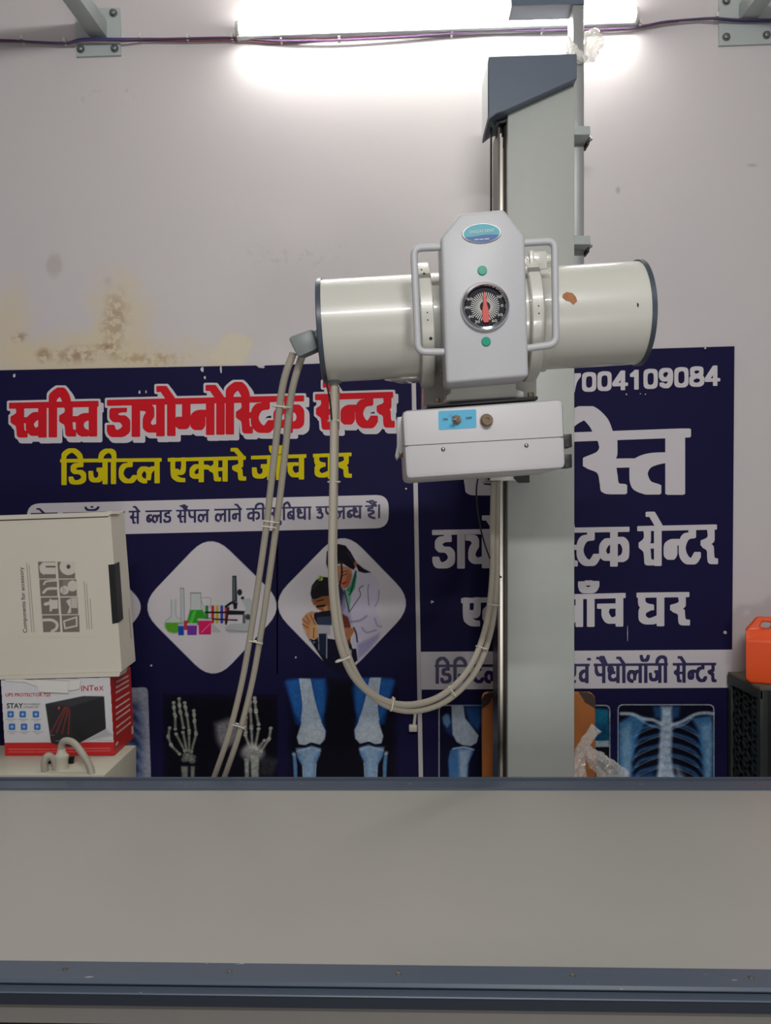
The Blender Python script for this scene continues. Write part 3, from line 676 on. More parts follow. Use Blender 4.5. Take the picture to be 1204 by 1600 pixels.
# knee joints, front
r = q = Ras(438, 1052, 622, 1240, NAVY, o=(220, 1040), sc=2.736, seed=4)
q.poly([(640, 60), (1090, 60), (1090, 600), (640, 600)], BK, 1, 12)
BL, BL2, BO = (44, 112, 190), (22, 62, 130), (190, 206, 220)
for side in (0, 1):
    fx = (lambda x, y: (x, y)) if side == 0 else (lambda x, y: (1702 - x - (0 if y < 240 else 0), y - 4))
    t = lambda L: [fx(*p) for p in L]
    q.poly(t([(612, 72), (630, 55), (790, 55), (800, 110), (782, 220), (790, 300), (700, 270), (660, 250), (640, 160)]), BL2, .95, 4); q.poly(t([(620, 66), (675, 58), (690, 150), (684, 240), (655, 200)]), BL, .8, 4); q.poly(t([(730, 58), (786, 58), (786, 190), (770, 240), (745, 160)]), BL, .75, 4)
    q.poly(t([(676, 55), (722, 55), (735, 120), (750, 180), (768, 236), (790, 280), (786, 316), (766, 338), (730, 330), (700, 342), (674, 336), (666, 306), (684, 250), (692, 180)]), BO, .95, 1.2); q.ell(fx(733, 292), 44, 44, (200, 212, 222), .6, 5)
    q.line(t([(685, 236), (692, 150), (678, 60)]), 4, (214, 224, 232), .7); q.line(t([(770, 240), (745, 160), (724, 60)]), 4, (214, 224, 232), .7)
    q.line(t([(674, 342), (704, 344), (730, 334), (768, 348)]), 9, (10, 16, 34), .95, 1)
    q.poly(t([(662, 352), (700, 352), (728, 342), (770, 354), (766, 380), (748, 420), (738, 600), (700, 600), (690, 430), (668, 390)]), (112, 154, 198), .95, 2.2); q.poly(t([(676, 356), (760, 358), (740, 400), (730, 600), (706, 600), (694, 410)]), (176, 196, 214), .5, 4); q.line(t([(668, 366), (730, 352), (766, 364)]), 8, BO, .7, 2); q.line(t([(692, 430), (700, 600)]), 5, BO, .7); q.line(t([(748, 420), (738, 600)]), 5, BO, .7)
    q.poly(t([(648, 374), (662, 380), (668, 430), (668, 600), (658, 600), (652, 440)]), (96, 140, 186), .95, 1.2); q.ell(fx(654, 378), 8, 8, BO, .7, 2)
r.grain(.12, 2); r.build('knee_bone_picture', m_print, lb, DP)
# chest film behind the boxes
r = q = Ras(190, 1070, 238, 1240, NAVY, o=(0, 1030), sc=5.017, seed=5)
q.poly(round_poly([(900, 230), (1158, 218), (1190, 1100), (900, 1100)], [0, 40, 0, 0]), (160, 164, 182)); q.poly([(900, 330), (1080, 350), (1110, 560), (1100, 1000), (900, 1000)], (40, 60, 110), .9, 9)
for y in (420, 520, 600, 700, 800, 900): q.line([(940, y - 60), (1040, y - 20), (1120, y + 50)], 34, (140, 154, 190), .75, 4)
r.grain(.15, 2); r.build('chest_film_picture', m_print, lb, DP)
# right banner films
def frame_film(q, x0, y0, x1, y1, rad, bg):
    q.poly(round_poly([(x0 - 1.6, y0 - 1.6), (x1 + 1.6, y0 - 1.6), (x1 + 1.6, y1), (x0 - 1.6, y1)], [rad + 1, rad + 1, 0, 0]), (170, 176, 184), 1, .6); q.poly(round_poly([(x0, y0), (x1, y0), (x1, y1 + 4), (x0, y1 + 4)], [rad, rad, 0, 0]), bg)
r = q = Ras(680, 1096, 760, 1240, NAVY, seed=6)
frame_film(q, 686.5, 1103, 770, 1238, 8, (16, 18, 44)); q.o = (640, 1080); q.sc = 3.541
q.poly([(300, 82), (400, 82), (400, 170), (378, 220), (330, 180)], (40, 90, 150), .8, 5); q.poly([(176, 150), (210, 122), (232, 140), (240, 250), (200, 220)], (40, 80, 140), .6, 5)
q.poly([(230, 80), (296, 80), (306, 150), (350, 205), (380, 245), (370, 285), (338, 304), (290, 298), (258, 280), (236, 238), (232, 160)], (176, 190, 206), .95, 1.2); q.poly([(180, 142), (200, 124), (216, 130), (226, 176), (206, 202), (186, 180)], (110, 150, 190), .8, 2)
q.poly([(236, 314), (300, 304), (356, 320), (346, 350), (322, 400), (312, 600), (222, 600), (212, 380), (222, 330)], (70, 120, 176), .95, 2); q.poly([(270, 322), (340, 324), (320, 400), (308, 600), (280, 600)], (170, 186, 204), .8, 4); q.line([(240, 318), (300, 310), (354, 324)], 8, (190, 202, 214), .8)
r.grain(.1, 2); r.build('knee_side_picture', m_print, rb, DP)
r = q = Ras(876, 1096, 960, 1240, NAVY, seed=7)
frame_film(q, 870, 1103, 951.5, 1238, 8, (14, 16, 30)); q.poly([(870, 1104), (950, 1108), (951, 1158), (870, 1158)], (26, 104, 136), 1, 3); q.poly([(870, 1135), (951, 1130), (951, 1160), (870, 1160)], (16, 62, 98), .7, 6); q.poly([(870, 1159), (951, 1157), (951, 1167), (870, 1168)], (150, 168, 178))
r.grain(.2, 3); r.build('teal_film_picture', m_print, rb, DP)
r = q = Ras(960, 1094, 1122, 1240, NAVY, step=.8, seed=8)
frame_film(q, 966, 1102, 1114, 1238, 8, (12, 14, 34)); q.o = (1000, 930); q.sc = 5
LB, WB = (70, 138, 206), (196, 212, 226)
q.poly([(-30, 1060), (130, 1010), (150, 1300), (110, 1480), (-60, 1500)], (8, 10, 26), 1, 5); q.poly([(270, 1010), (380, 1020), (470, 1180), (490, 1480), (330, 1420), (262, 1250)], (8, 10, 26), 1, 5); q.poly([(-170, 1000), (-60, 930), (60, 960), (-10, 1080), (-70, 1300), (-60, 1560), (-170, 1560)], (70, 130, 180), .85, 4); q.poly([(400, 960), (560, 940), (568, 1100), (560, 1560), (500, 1560), (480, 1250), (450, 1060)], (70, 130, 180), .85, 4)
q.poly([(-150, 1060), (-80, 1000), (-60, 1200), (-90, 1560), (-140, 1560)], (150, 186, 212), .6, 6); q.poly([(470, 1010), (550, 1000), (560, 1150), (545, 1560), (505, 1560), (500, 1200)], (150, 186, 212), .6, 6)
for i in range(7):
    y = 1010 + i * 82
    q.line([(165, y - 10), (90, y + 12), (0, y + 40), (-60, y + 110)], 22, LB, .62, 3); q.line([(240, y - 10), (320, y + 6), (420, y + 50), (485, y + 130)], 22, LB, .62, 3)
    q.line([(165, y + 4), (60, y + 40), (-40, y + 90)], 7, WB, .5, 2); q.line([(240, y + 4), (340, y + 34), (450, y + 90)], 7, WB, .5, 2)
q.poly([(162, 870), (246, 870), (250, 1050), (240, 1250), (262, 1400), (330, 1560), (100, 1560), (140, 1350), (150, 1150), (160, 1000)], WB, .9, 4)
for i in range(9): q.line([(182, 890 + i * 60), (226, 890 + i * 60)], 20, (90, 140, 186), .5, 3)
for sgn, xs in ((0, [(170, 1010), (100, 975), (20, 965), (-60, 930), (-150, 925)]), (1, [(245, 1015), (330, 985), (420, 935), (500, 920), (566, 925)])): q.line(xs, 26, WB, .8, 2)
q.line([(160, 1040), (60, 1010), (-20, 960)], 14, (140, 180, 210), .7, 2); q.line([(250, 1040), (350, 1005), (400, 960)], 14, (140, 180, 210), .7, 2)
q.poly([(100, 870), (165, 870), (165, 970), (110, 950)], (50, 110, 170), .6, 4); q.poly([(246, 870), (310, 870), (300, 950), (248, 970)], (50, 110, 170), .6, 4); q.poly([(280, 1340), (360, 1440), (420, 1560), (300, 1560)], WB, .7, 8); q.poly([(-60, 1420), (100, 1380), (120, 1560), (-60, 1560)], (60, 110, 180), .7, 8)
r.grain(.15, 2); r.build('chest_film_picture', m_print, rb, DP)
# scratches and pins
m_scr = mat('scratched_vinyl', (196, 194, 198), .6)
chips = [(22, 587, 3, 4), (316, 577, 3, 5), (345, 578, 2, 8), (262, 572, 3, 2), (218, 613, 2, 3), (228, 612, 1.5, 3), (320, 590, 2, 3), (236, 1040, 2, 2), (462, 1027, 1.6, 2), (410, 574, 5, 2)]
def chip_geo(L, d):
    g = []
    for i, (x, y, w, h) in enumerate(L):
        n = 7; V = [P(x + w * (.6 + .5 * random.random()) * math.cos(6.283 * k / n), y + h * (.6 + .5 * random.random()) * math.sin(6.283 * k / n), d) for k in range(n)]; g.append((V, [list(range(n))]))
    return join(*g)
for ch in chips: obj('scratch', *chip_geo([ch], D0 - .0007), m_scr, lb, label='pale chipped scratch')
for ch in ((978, 616, 1.5, 1.5), (1008, 616, 1.2, 1), (1000, 615, 1, 1), (674, 940, 1.4, 3), (980, 990, .5, 14)): obj('scratch', *chip_geo([ch], D0 - .0007), m_scr, rb, label='pale scratch')
def nail(px, py, label, r=.006):
    p = P(px, py, D0)
    tag(lathe('banner_nail', p, (0, -1, 0), [(0, r * .5), (.006, r * .5), (.006, r), (.009, r * .8), (.010, 0)], m_nail, base=p, n=16), label, 'nail', 'nails holding the banners')
nail(1131, 988, 'pale nail head at the right edge of the right banner, level with its third line'); nail(1100, 545, 'pale nail head at the top right corner of the phone number banner', .0035)
nail(634, 764, 'small pale nail head at the left banner edge, below the collimator', .0035); nail(676, 940, 'small pale nail head left of the column beside the cable loop', .003)
# ------------------------------------------------------------------ the stand: column, rails, cover, carriage
stand = thing('x_ray_tube_stand', (.43, 2.22, 0), 'tall pale grey x-ray stand column with a blue-grey top cover, right of centre', 'x-ray stand')
XC0, XC1 = .336, .5205
box('post_body', (XC0, 2.15, 0), (XC1, 2.29, 2.63), m_col, stand, .004)
box('base_plate', (XC0 - .12, 2.02, 0), (XC1 + .08, 2.36, .025), m_blue, stand, .004)
rt = 2.475
rl = box('guide_rail', (.330, 2.172, .03), (XC0 + .002, 2.285, rt), m_dsteel, stand, .001)
for x0, x1, m, t in ((.3135, .3195, m_dsteel, rt), (.3195, .3265, m_steel, rt - .03), (.3265, .3305, m_dsteel, rt - .06)):
    box('rail_strip', (x0, 2.178, .03), (x1, 2.280, t), m, rl)
cv = [(763, 88), (901, 83.5), (901, 123), (789, 173), (776, 177), (763, 187)]
f = [P(x, y, 2.12) for x, y in cv]; rr = [Vector((v.x, 2.26, v.z)) for v in f]
cover = obj('top_cover', *hexa_geo(f, rr, .002, 1), m_blue, stand)
sp = [P(763, 92, 2.12), P(763, 183, 2.12)]
obj('pale_left_side', [Vector((sp[0].x - .0015, 2.124, sp[0].z)), Vector((sp[0].x - .0015, 2.256, sp[0].z)), Vector((sp[0].x - .0015, 2.256, sp[1].z)), Vector((sp[0].x - .0015, 2.124, sp[1].z))], [(0, 1, 2, 3)], m_pale, cover, label='pale left side')  # thin paler face laid over the left side of the blue-grey cover
pz = P(763, 187, 2.12).z
tube('counterweight_rope', [(.296, 2.19, pz + .04), (.296, 2.19, 1.82)], .0028, m_dsteel, stand, 8, 1)
lathe('pulley', (.32, 2.16, pz + .035), (0, 1, 0), [(0, 0), (0, .024), (.03, .024), (.03, 0)], m_black, stand, 24)

# ------------------------------------------------------------------ the tube head, tilted a little on its arm
TH = math.radians(-3.35)
RO = Matrix.Rotation(TH, 3, 'Y'); OH = P(752, 504, 1.5)
head = thing('x_ray_machine', OH, 'cream x-ray tube head with control panel, dial and collimator box', 'x-ray machine', rot=RO)
ROI = RO.inverted()
def L(px, py, d): return ROI @ (P(px, py, d) - OH)
LOCAL[0] = True
R0 = .0965
xl, xr = L(505, 519, 1.5).x, L(995, 489, 1.5).x
hs = lathe('tube_housing', (0, 0, 0), (1, 0, 0), [(xl, 0), (xl, R0), (xr, R0), (xr, 0)], m_cream, head, 96)
for x0, s in ((xl, -1), (xr, 1)):
    lathe('end_ring', (x0, 0, 0), (s, 0, 0), [(-.004, R0 + .0005), (-.004, R0 + .0028), (.004, R0 + .0028), (.006, R0 - .001), (.006, R0 - .012), (.004, 0)], m_blue2, hs, 96, label='dark blue-grey rim')
lathe('centre_sleeve', (0, 0, 0), (1, 0, 0), [(L(688, 0, 1.5).x - .0, R0 + .004), (L(818, 0, 1.5).x, R0 + .004)], m_cream, hs, 96)
# flaked paint on the right half
pc = [(878, 461), (884, 457), (893, 459), (898, 465), (900, 472), (894, 478), (889, 473), (882, 471), (877, 466)]
pl = [L(x, y, 1.41) for x, y in pc]; pv = [Vector((v.x, -math.sqrt((R0 + .0006) ** 2 - v.z ** 2), v.z)) for v in pl]
obj('flaked_patch', pv, [list(range(len(pv)))], m_peel, hs, label='flaked brown paint patch')
pc = [(993, 474), (996, 477), (995, 482), (993, 480)]
pl = [L(x, y, 1.41) for x, y in pc]; obj('paint_chip', [Vector((v.x, -math.sqrt((R0 + .0006) ** 2 - v.z ** 2), v.z)) for v in pl], [list(range(4))], m_ink, hs)
# clamp rings
for pxc, wv, ro in ((668, .024, .1165), (842, .023, .1175)):
    xc = L(pxc, 500, 1.385).x
    rg = lathe('clamp_ring', (xc, 0, 0), (1, 0, 0), [(-wv / 2, R0 - .002), (-wv / 2, ro - .002), (-wv / 2 + .002, ro), (wv / 2 - .002, ro), (wv / 2, ro - .002), (wv / 2, R0 - .002)], m_cream, head, 96)
    for hx, hz, hr in ((-.004, .083, .0022), (.0, .073, .0025), (0, -.004, .0014), (0, -.017, .0014), (.004, -.048, .003)):
        if pxc > 800 and abs(hz) > .03: continue
        y = -math.sqrt(ro ** 2 - hz ** 2); nrm = Vector((0, y, hz)).normalized()
        lathe('screw_hole', Vector((xc + hx, y, hz)) - nrm * .001, nrm, [(0, 0), (0, hr), (.0014, hr), (.0014, 0)], m_black, rg, 12)
xr2 = L(812, 500, 1.5).x
lathe('clamp_ring', (xr2 + .012, 0, 0), (1, 0, 0), [(-.006, R0 - .002), (-.006, .108), (.004, .108), (.004, R0 - .002)], m_cream, head, 96)
# clamp block on top right with its knobs
c0, c1 = L(826, 424, 1.44), L(852, 394, 1.44)
cb = obj('clamp_block', *box_geo((c0.x, -.07, c0.z), (c1.x, -.03, c1.z), .003), m_cream, head, smooth=True)
k0 = L(846, 406, 1.45); lathe('clamp_knob', (k0.x, k0.y, k0.z), (1, 0, 0), [(0, 0), (0, .011), (.004, .0115), (.010, .0115), (.010, .009), (.022, .009), (.022, 0)], m_cream, cb, 24)
k0 = L(832, 408, 1.42); box('clamp_plate', (k0.x - .006, k0.y - .006, k0.z - .02), (k0.x + .002, k0.y + .03, k0.z + .018), m_cream, cb, .001)
# control panel
pp = [L(x, y, 1.33) for x, y in ((688, 371), (718, 333), (787, 326), (820, 368), (826, 588), (697, 599))]
YF = pp[0].y
panel = obj('control_panel', *hexa_geo(pp, [Vector((v.x, YF + .075, v.z)) for v in pp], .006, 3), m_panel, head, smooth=True)
def face_disc(name, px, py, r, h, m, par, n=32, bev=.001, label=None, y=None):
    q = L(px, py, 1.33); return lathe(name, (q.x, YF if y is None else y, q.z), (0, -1, 0), [(-.001, r), (h - bev, r), (h, r - bev), (h, 0)], m, par, n, **({'label': label} if label else {}))
face_disc('indicator_light', 753, 423, .0080, .0025, m_teal, panel, label='upper green indicator')
face_disc('indicator_light', 759, 534, .0080, .0025, m_teal, panel, label='lower green indicator')
q = L(757, 480, 1.33)
dial = lathe('angle_dial', (q.x, YF, q.z), (0, -1, 0), [(-.001, .0415), (.006, .0415), (.010, .0395), (.011, .036), (.008, .034), (.004, .033)], m_chrome, panel, 64)
lathe('dial_face', (q.x, YF, q.z), (0, -1, 0), [(.0035, .034), (.0036, 0)], m_dial, panel, 48)
tk = []
for k in range(40):
    a = 2 * math.pi * k / 40; ca, sa = math.cos(a), math.sin(a); w = .0005
    V = [(q.x + ca * r_ - sa * w * s_, YF - .0042, q.z + sa * r_ + ca * w * s_) for r_, s_ in ((.009, 1), (.009, -1), (.0245, -1.3), (.0245, 1.3))]
    tk.append((V, [[0, 1, 2, 3]]))
ng = tk
for t, ang in (('30', 32), ('0', 0), ('30', -32), ('60', -60), ('60', 150), ('90', 180), ('60', 212), ('30', 240)):
    a = math.radians(ang); cx, cz = q.x + math.cos(a) * .0288, q.z + math.sin(a) * .0288; w = .0021 * len(t); h = .0022; y = YF - .0042
    ng.append(text_geo(t, plane3_fn((cx - w, y, cz - h), (cx + w, y, cz - h), (cx + w, y, cz + h), (cx - w, y, cz + h))))
obj('dial_markings', *join(*ng), m_tick, panel)
ptr = [(0, .026), (.0022, .022), (.0036, .002), (.0052, -.004), (.0058, -.022), (.0040, -.0275), (-.0040, -.0275), (-.0058, -.022), (-.0052, -.004), (-.0036, .002), (-.0022, .022)]
f = [Vector((q.x + x, YF - .0068, q.z + z)) for x, z in ptr]; obj('dial_pointer', *hexa_geo(f, [v + Vector((0, .0022, 0)) for v in f], .0006, 1), m_red, panel)
# maker's badge
q = L(752, 365, 1.33); aw, ah = .0335, .0170
def ell_pts(s, y, n=48, lo=None):
    return [Vector((q.x + aw * s * math.cos(2 * math.pi * k / n), y, q.z + ah * s * math.sin(2 * math.pi * k / n))) for k in range(n)]
obj('badge', *hexa_geo(ell_pts(1.0, YF - .0022), ell_pts(1.0, YF + .0005), .0006, 1), m_chrome, panel, label='oval blue badge')
m_bteal = mat('badge_teal', (76, 160, 172), .4, spec=.3); m_bblue = mat('badge_blue', (52, 92, 150), .4, spec=.3)
obj('badge_field', ell_pts(.92, YF - .0024), [list(range(48))], m_bteal, panel)
wave = lambda x: -.0042 + .0012 * math.sin(x / aw * 3.4 + .6)
low = [v for v in ell_pts(.92, YF - .0026, 96) if v.z - q.z < wave(v.x - q.x)]; low.sort(key=lambda v: v.x)
obj('badge_wave', low + [Vector((v.x, v.y, q.z + wave(v.x - q.x))) for v in low[::-1]], [list(range(2 * len(low)))], m_bblue, panel)
y = YF - .0028
obj('badge_lettering', *join(text_geo('SINGLAY DENT', plane3_fn((q.x - .021, y, q.z + .0004), (q.x + .021, y, q.z + .0016), (q.x + .021, y, q.z + .0064), (q.x - .021, y, q.z + .0052))),
*[([(q.x + x0, y, q.z - .0112), (q.x + x1, y, q.z - .0112), (q.x + x1, y, q.z - .0098), (q.x + x0, y, q.z - .0098)], [[0, 1, 2, 3]]) for x0, x1 in ((-.013, -.006), (-.0045, .002), (.0035, .012))]), m_tick, panel)
# handles
def handle(pts):
    pts = [L(*p) for p in pts]; out = [pts[0]]
    for i in range(1, len(pts) - 1):
        p = pts[i]; a = (pts[i - 1] - p).normalized() * .014; b = (pts[i + 1] - p).normalized() * .014
        for t in np.linspace(0, 1, 7): out.append((p + a) * (1 - t) ** 2 + p * 2 * t * (1 - t) + (p + b) * t * t)
    out.append(pts[-1]); tube('handle', out, .0062, m_panel, head, 16, 1)
DHN = 1.345
handle([(696, 386, DHN), (646, 388, DHN), (653, 550, DHN), (706, 550, DHN)])
handle([(812, 380, DHN), (866, 377, DHN), (868, 538, DHN), (818, 545, DHN)])
# neck and mounting block
def hx(name, fr, d0, d1, m, par, bev=.003, shrink=None):
    f = [L(x, y, d0) for x, y in fr]; r_ = [Vector((v.x, L(0, 0, d1).y, v.z)) for v in f]
    return obj(name, *hexa_geo(f, r_, bev, 2), m, par, smooth=True)
nk = hx('neck', [(704, 592), (806, 586), (806, 608), (818, 612), (818, 622), (697, 630), (697, 618), (704, 614)], 1.40, 1.56, m_cream, head, .002)
hx('base_shim', [(668, 630), (840, 619), (840, 624), (668, 636)], 1.385, 1.57, m_black, nk, .0005)
for px, py in ((683, 629), (829, 620)):
    v = L(px, py, 1.41); lathe('bolt', v, (0, 0, 1), [(0, 0), (0, .006), (.007, .006), (.008, .004), (.008, 0)], m_brass, nk, 6)
hx('mounting_block', [(661, 572), (838, 560), (838, 622), (661, 632)], 1.60, 1.70, m_cream, head)
hx('housing_foot', [(600, 586), (661, 574), (661, 590), (630, 592)], 1.50, 1.56, m_cream, head, .001)
# collimator
col4 = [(627, 641), (880, 622.5), (884.5, 732), (633.5, 749)]
co = hx('collimator', col4, 1.36, 1.58, m_white, head, .010)
yc = L(0, 0, 1.36).y
def on_col(px, py, o=0.0): v = L(px, py, 1.36); return Vector((v.x, yc - o, v.z))
def strip(name, pts, m, par, o, th=.001):
    f = [on_col(x, y, o) for x, y in pts]; return obj(name, *hexa_geo(f, [v + Vector((0, th + o, 0)) for v in f]), m, par)
strip('lid_seam', [(628, 696.4), (886, 681.6), (886, 682.6), (628, 697.4)], m_ink, co, .0003)
stc = strip('switch_label', round_poly([(684.5, 642.5), (743.5, 639.5), (744, 668.5), (685, 672)], 2.2), m_sticker, co, .0006)
def wr(t, x0, y0, x1, y1, h): return text_geo(t, plane3_fn(on_col(x0, y0, .0009), on_col(x1, y1, .0009), on_col(x1, y1 - h, .0009), on_col(x0, y0 - h, .0009)), .03)
obj('on_lettering', *wr('ON', 691.5, 657.5, 699, 657, 3.6), m_ink, co); obj('off_lettering', *wr('OFF', 727, 655.5, 737, 655, 3.6), m_ink, co)
v = on_col(713, 656)
sw = lathe('toggle_switch', v, (0, -1, 0), [(0, .0085), (.004, .0085), (.004, .0055), (.009, .0055), (.009, 0)], m_brass, co, 6)
tv, tf = lathe_geo(v + Vector((0, -.008, 0)), (-.55, -1, .12), [(0, .0022), (.014, .0032), (.017, .002), (.0175, 0)], 16); obj('switch_lever', tv, tf, m_chrome, co, smooth=True)
v = on_col(759.5, 657)
lathe('fuse_holder', v, (0, -1, 0), [(0, .0115), (.004, .0115), (.004, .0095), (.012, .009), (.012, .004), (.010, .0038), (.010, 0)], m_brass, co, 12)
for px, py in ((692, 702), (822, 696)):
    v = on_col(px, py); lathe('screw', v, (0, -1, 0), [(0, .0038), (.0014, .0036), (.0026, .002), (.0028, 0)], m_steel, co, 16)
for a, b in ((678.5, 699), (710, 731)):
    hx('side_stud', [(880, a), (893, a - .6), (893.5, b - .6), (881, b)], 1.45, 1.49, m_black, co, .001)
hx('side_latch', [(620, 652), (634, 650), (634, 700), (624, 712), (620, 718), (617, 712), (620, 695)], 1.44, 1.48, m_white, co, .001)
hx('latch_screw', [(623, 706), (629, 706), (629, 714), (624, 715)], 1.435, 1.45, m_brass, co, .0005)
# cable connector on the left end
q = [L(x, y, 1.46) for x, y in ((449, 527), (487, 513), (497, 545), (465, 559))]
cc = obj('cable_connector', *hexa_geo(q, [v + Vector((.004, .05, .006)) for v in q], .006, 2), m_conn, head, smooth=True)
lathe('connector_collar', L(492, 528, 1.49), (1, 0, .1), [(-.008, 0), (-.008, .015), (.024, .015), (.024, 0)], m_conn, cc, 20)
v = L(522, 600, 1.5); lathe('cable_socket', (v.x, v.y, v.z + .02), (0, 0, -1), [(0, 0), (0, .014), (.018, .014), (.02, .012), (.02, 0)], m_conn, head, 24)
LOCAL[0] = False
# arm and carriage carry the head on the column's rails
box('arm', (.175, 1.69, 1.585), (.30, 2.12, 1.70), m_cream, head, .004)
car = box('carriage', (.278, 2.08, 1.483), (.3135, 2.27, 1.84), m_cream, head, .003)
box('carriage_plate', (.278, 2.075, 1.483), (.388, 2.125, 1.80), m_cream, car, .002)
obj('stop_wedge', *slab_geo([(805, 741), (827, 740), (827, 754), (813, 754), (804, 748)], 2.06, 2.09), m_black, car)

# ------------------------------------------------------------------ cables
def cable(label, pts, r, m, group=None, ties=(), name='high_tension_cable', tr=None, n=14):
    w = [P(*p) for p in pts]
    o = tube(name, w, r, m, n=n, base=min(w, key=lambda v: v.z)); tag(o, label, 'cable', group)
    return o
def tie(par, px, py, d, ax, r1, gap):
    """A nylon tie round two cables side by side, centred at a pixel; gap is the half distance between the cables."""
    p = P(px, py, d); ax = Vector(ax).normalized(); a = Vector((0, 1, 0)); s = ax.cross(a).normalized(); a = s.cross(ax)
    pts = []
    for k in range(24):
        t = 2 * math.pi * k / 24; ex = gap if math.cos(t) > 0 else -gap
        pts.append(p + s * (math.cos(t) * (r1 + .001) + ex) + a * (math.sin(t) * (r1 + .001)))
    pts.append(pts[0]); g = [tube_geo(pts, .0017, 6, 1)]
    h = p - a * (r1 + .002) + s * gap; hv = h + s * .002 - a * .002
    g.append(tube_geo([hv, hv - a * .006 + s * .010], .0009, 6, 1))
    obj('cable_tie', *join(*g), m_tie, par, smooth=True)
def dl(y): return 1.49 + max(0, y - 560) / 653 * .45
A = [(458, 552), (446, 585), (438, 625), (431, 690), (423, 760), (415, 830), (405, 900), (393, 980), (378, 1065), (358, 1145), (335, 1213), (318, 1260), (306, 1330)]
B = [(474, 550), (461, 590), (453, 630), (446, 700), (438, 770), (429, 840), (420, 905), (409, 980), (394, 1065), (373, 1148), (351, 1213), (335, 1260), (322, 1330)]
lc = cable('beige high tension cable, outer left one of the pair hanging from the grey connector', [(x, y, dl(y)) for x, y in A], .0072, m_cable, 'cables hanging from the left end of the tube')
cable('beige high tension cable, inner right one of the pair hanging from the grey connector', [(x, y, dl(y) + .004) for x, y in B], .0072, m_cable, 'cables hanging from the left end of the tube')
for x, y, ax in ((440, 636, (-.1, 0, -1)), (422, 815, (-.12, 0, -1)), (419, 823, (-.12, 0, -1)), (398, 1002, (-.18, 0, -1)), (372, 1133, (-.3, 0, -1))): tie(lc, x, y, dl(y), ax, .0072, .0092)
def dr(y, k): return 1.5 + k
RA = [(522, 598, 1.5), (521, 700, 1.5), (519.5, 800, 1.5), (518, 880, 1.51), (521, 945, 1.53), (532, 1010, 1.56), (556, 1062, 1.61), (598, 1094, 1.68), (645, 1101, 1.76), (692, 1085, 1.85), (732, 1045, 1.94), (757, 985, 2.02), (768, 910, 2.08), (769, 830, 2.11), (771, 745, 2.12)]
RB = [(524, 604, 1.518), (523, 700, 1.522), (521.5, 800, 1.522), (521, 880, 1.532), (526, 945, 1.552), (540, 1015, 1.58), (566, 1070, 1.63), (606, 1103, 1.70), (652, 1110, 1.78), (700, 1093, 1.87), (742, 1050, 1.96), (766, 988, 2.04), (775, 915, 2.10), (776, 830, 2.13), (777, 745, 2.135)]
rc = cable('beige high tension cable, upper one of the pair looping from the tube to the column', RA, .0076, m_cable, 'cables looping from the tube to the column')
cable('beige high tension cable, lower one of the pair looping from the tube to the column', RB, .0076, m_cable, 'cables looping from the tube to the column')
for x, y, d, ax, gp in ((521, 658, 1.505, (0, 0, -1), .002), (521, 753, 1.505, (0, 0, -1), .002), (535, 1030, 1.575, (.4, 0, -1), .006), (612, 1100, 1.70, (1, .2, -.2), .006), (705, 1081, 1.87, (.7, .3, .5), .006), (752, 1012, 1.99, (.3, .2, 1), .006), (770, 945, 2.06, (.1, .1, 1), .006)):
    tie(rc, x, y, d, ax, .0078, gp)
cable('thin black flex hanging below the collimator beside the column', [(748, 740, 1.9), (744, 765, 1.95), (746, 800, 2.0), (754, 840, 2.06), (766, 875, 2.1), (776, 895, 2.14), (786, 905, 2.2)], .0022, m_black, name='black_flex', n=8)
cable('thin dark wire beside the vertical cable under the left half of the tube', [(507, 570, 1.49), (510, 598, 1.46), (515, 625, 1.47), (518, 655, 1.49)], .0016, m_black, name='dark_wire', n=8)

# ------------------------------------------------------------------ tube light, wires, brackets, post
tl = thing('tube_light', P(682, 42, WD), 'long lit white tube light on the wall above the x-ray stand', 'light')
fx = lambda px: 44 - 22 * (px - 370) / 625
obj('batten', *hexa_geo([P(368, fx(368) - 8, 2.462), P(997, fx(997) - 8, 2.462), P(997, fx(997) + 12.5, 2.462), P(368, fx(368) + 12.5, 2.462)], [Vector((v.x, WD - .001, v.z)) for v in (P(368, fx(368) - 8, 2.462), P(997, fx(997) - 8, 2.462), P(997, fx(997) + 12.5, 2.462), P(368, fx(368) + 12.5, 2.462))], .002, 1), m_brk, tl)
a, b = P(373, fx(373), 2.452), P(992, fx(992), 2.452)
lathe('lit_tube', a, b - a, [(0, 0), (0, .0185), ((b - a).length, .0185), ((b - a).length, 0)], m_glow, tl, 24)
for p, s in ((a, -1), (b, 1)):
    lathe('end_cap', p, (b - a) * s, [(-.001, .0188), (.008, .0188), (.010, .015), (.010, 0)], m_clip, tl, 24)
def wire(name, pts, m, label):
    w = [P(x, y, WD - .006 - o) for x, y, o in pts]
    tag(tube(name, w, .0031, m, n=8, base=w[len(w) // 2]), label, 'wire', 'wires clipped along the wall')
base_w = [(x, y + (4 if 365 < x < 1000 else 0)) for x, y in [(-40, 63), (20, 63), (60, 65), (104, 66), (130, 62), (190, 62), (221, 62), (295, 62), (364, 61), (430, 60), (500, 58), (530, 57), (600, 54), (680, 51), (705, 50), (770, 47), (845, 45), (900, 42), (950, 40), (997, 37), (1040, 33), (1090, 29.5), (1116, 29), (1150, 32), (1204, 33), (1250, 33)]]
on = lambda x: .008 if 110 < x < 195 or x > 1112 else 0
wire('electric_wire', [(x, y + (-1.4 if 110 < x < 400 else .6) - (1.5 if 480 < x < 900 else 0), on(x)) for x, y in base_w], m_wblue, 'blue wire clipped along the wall under the tube light')
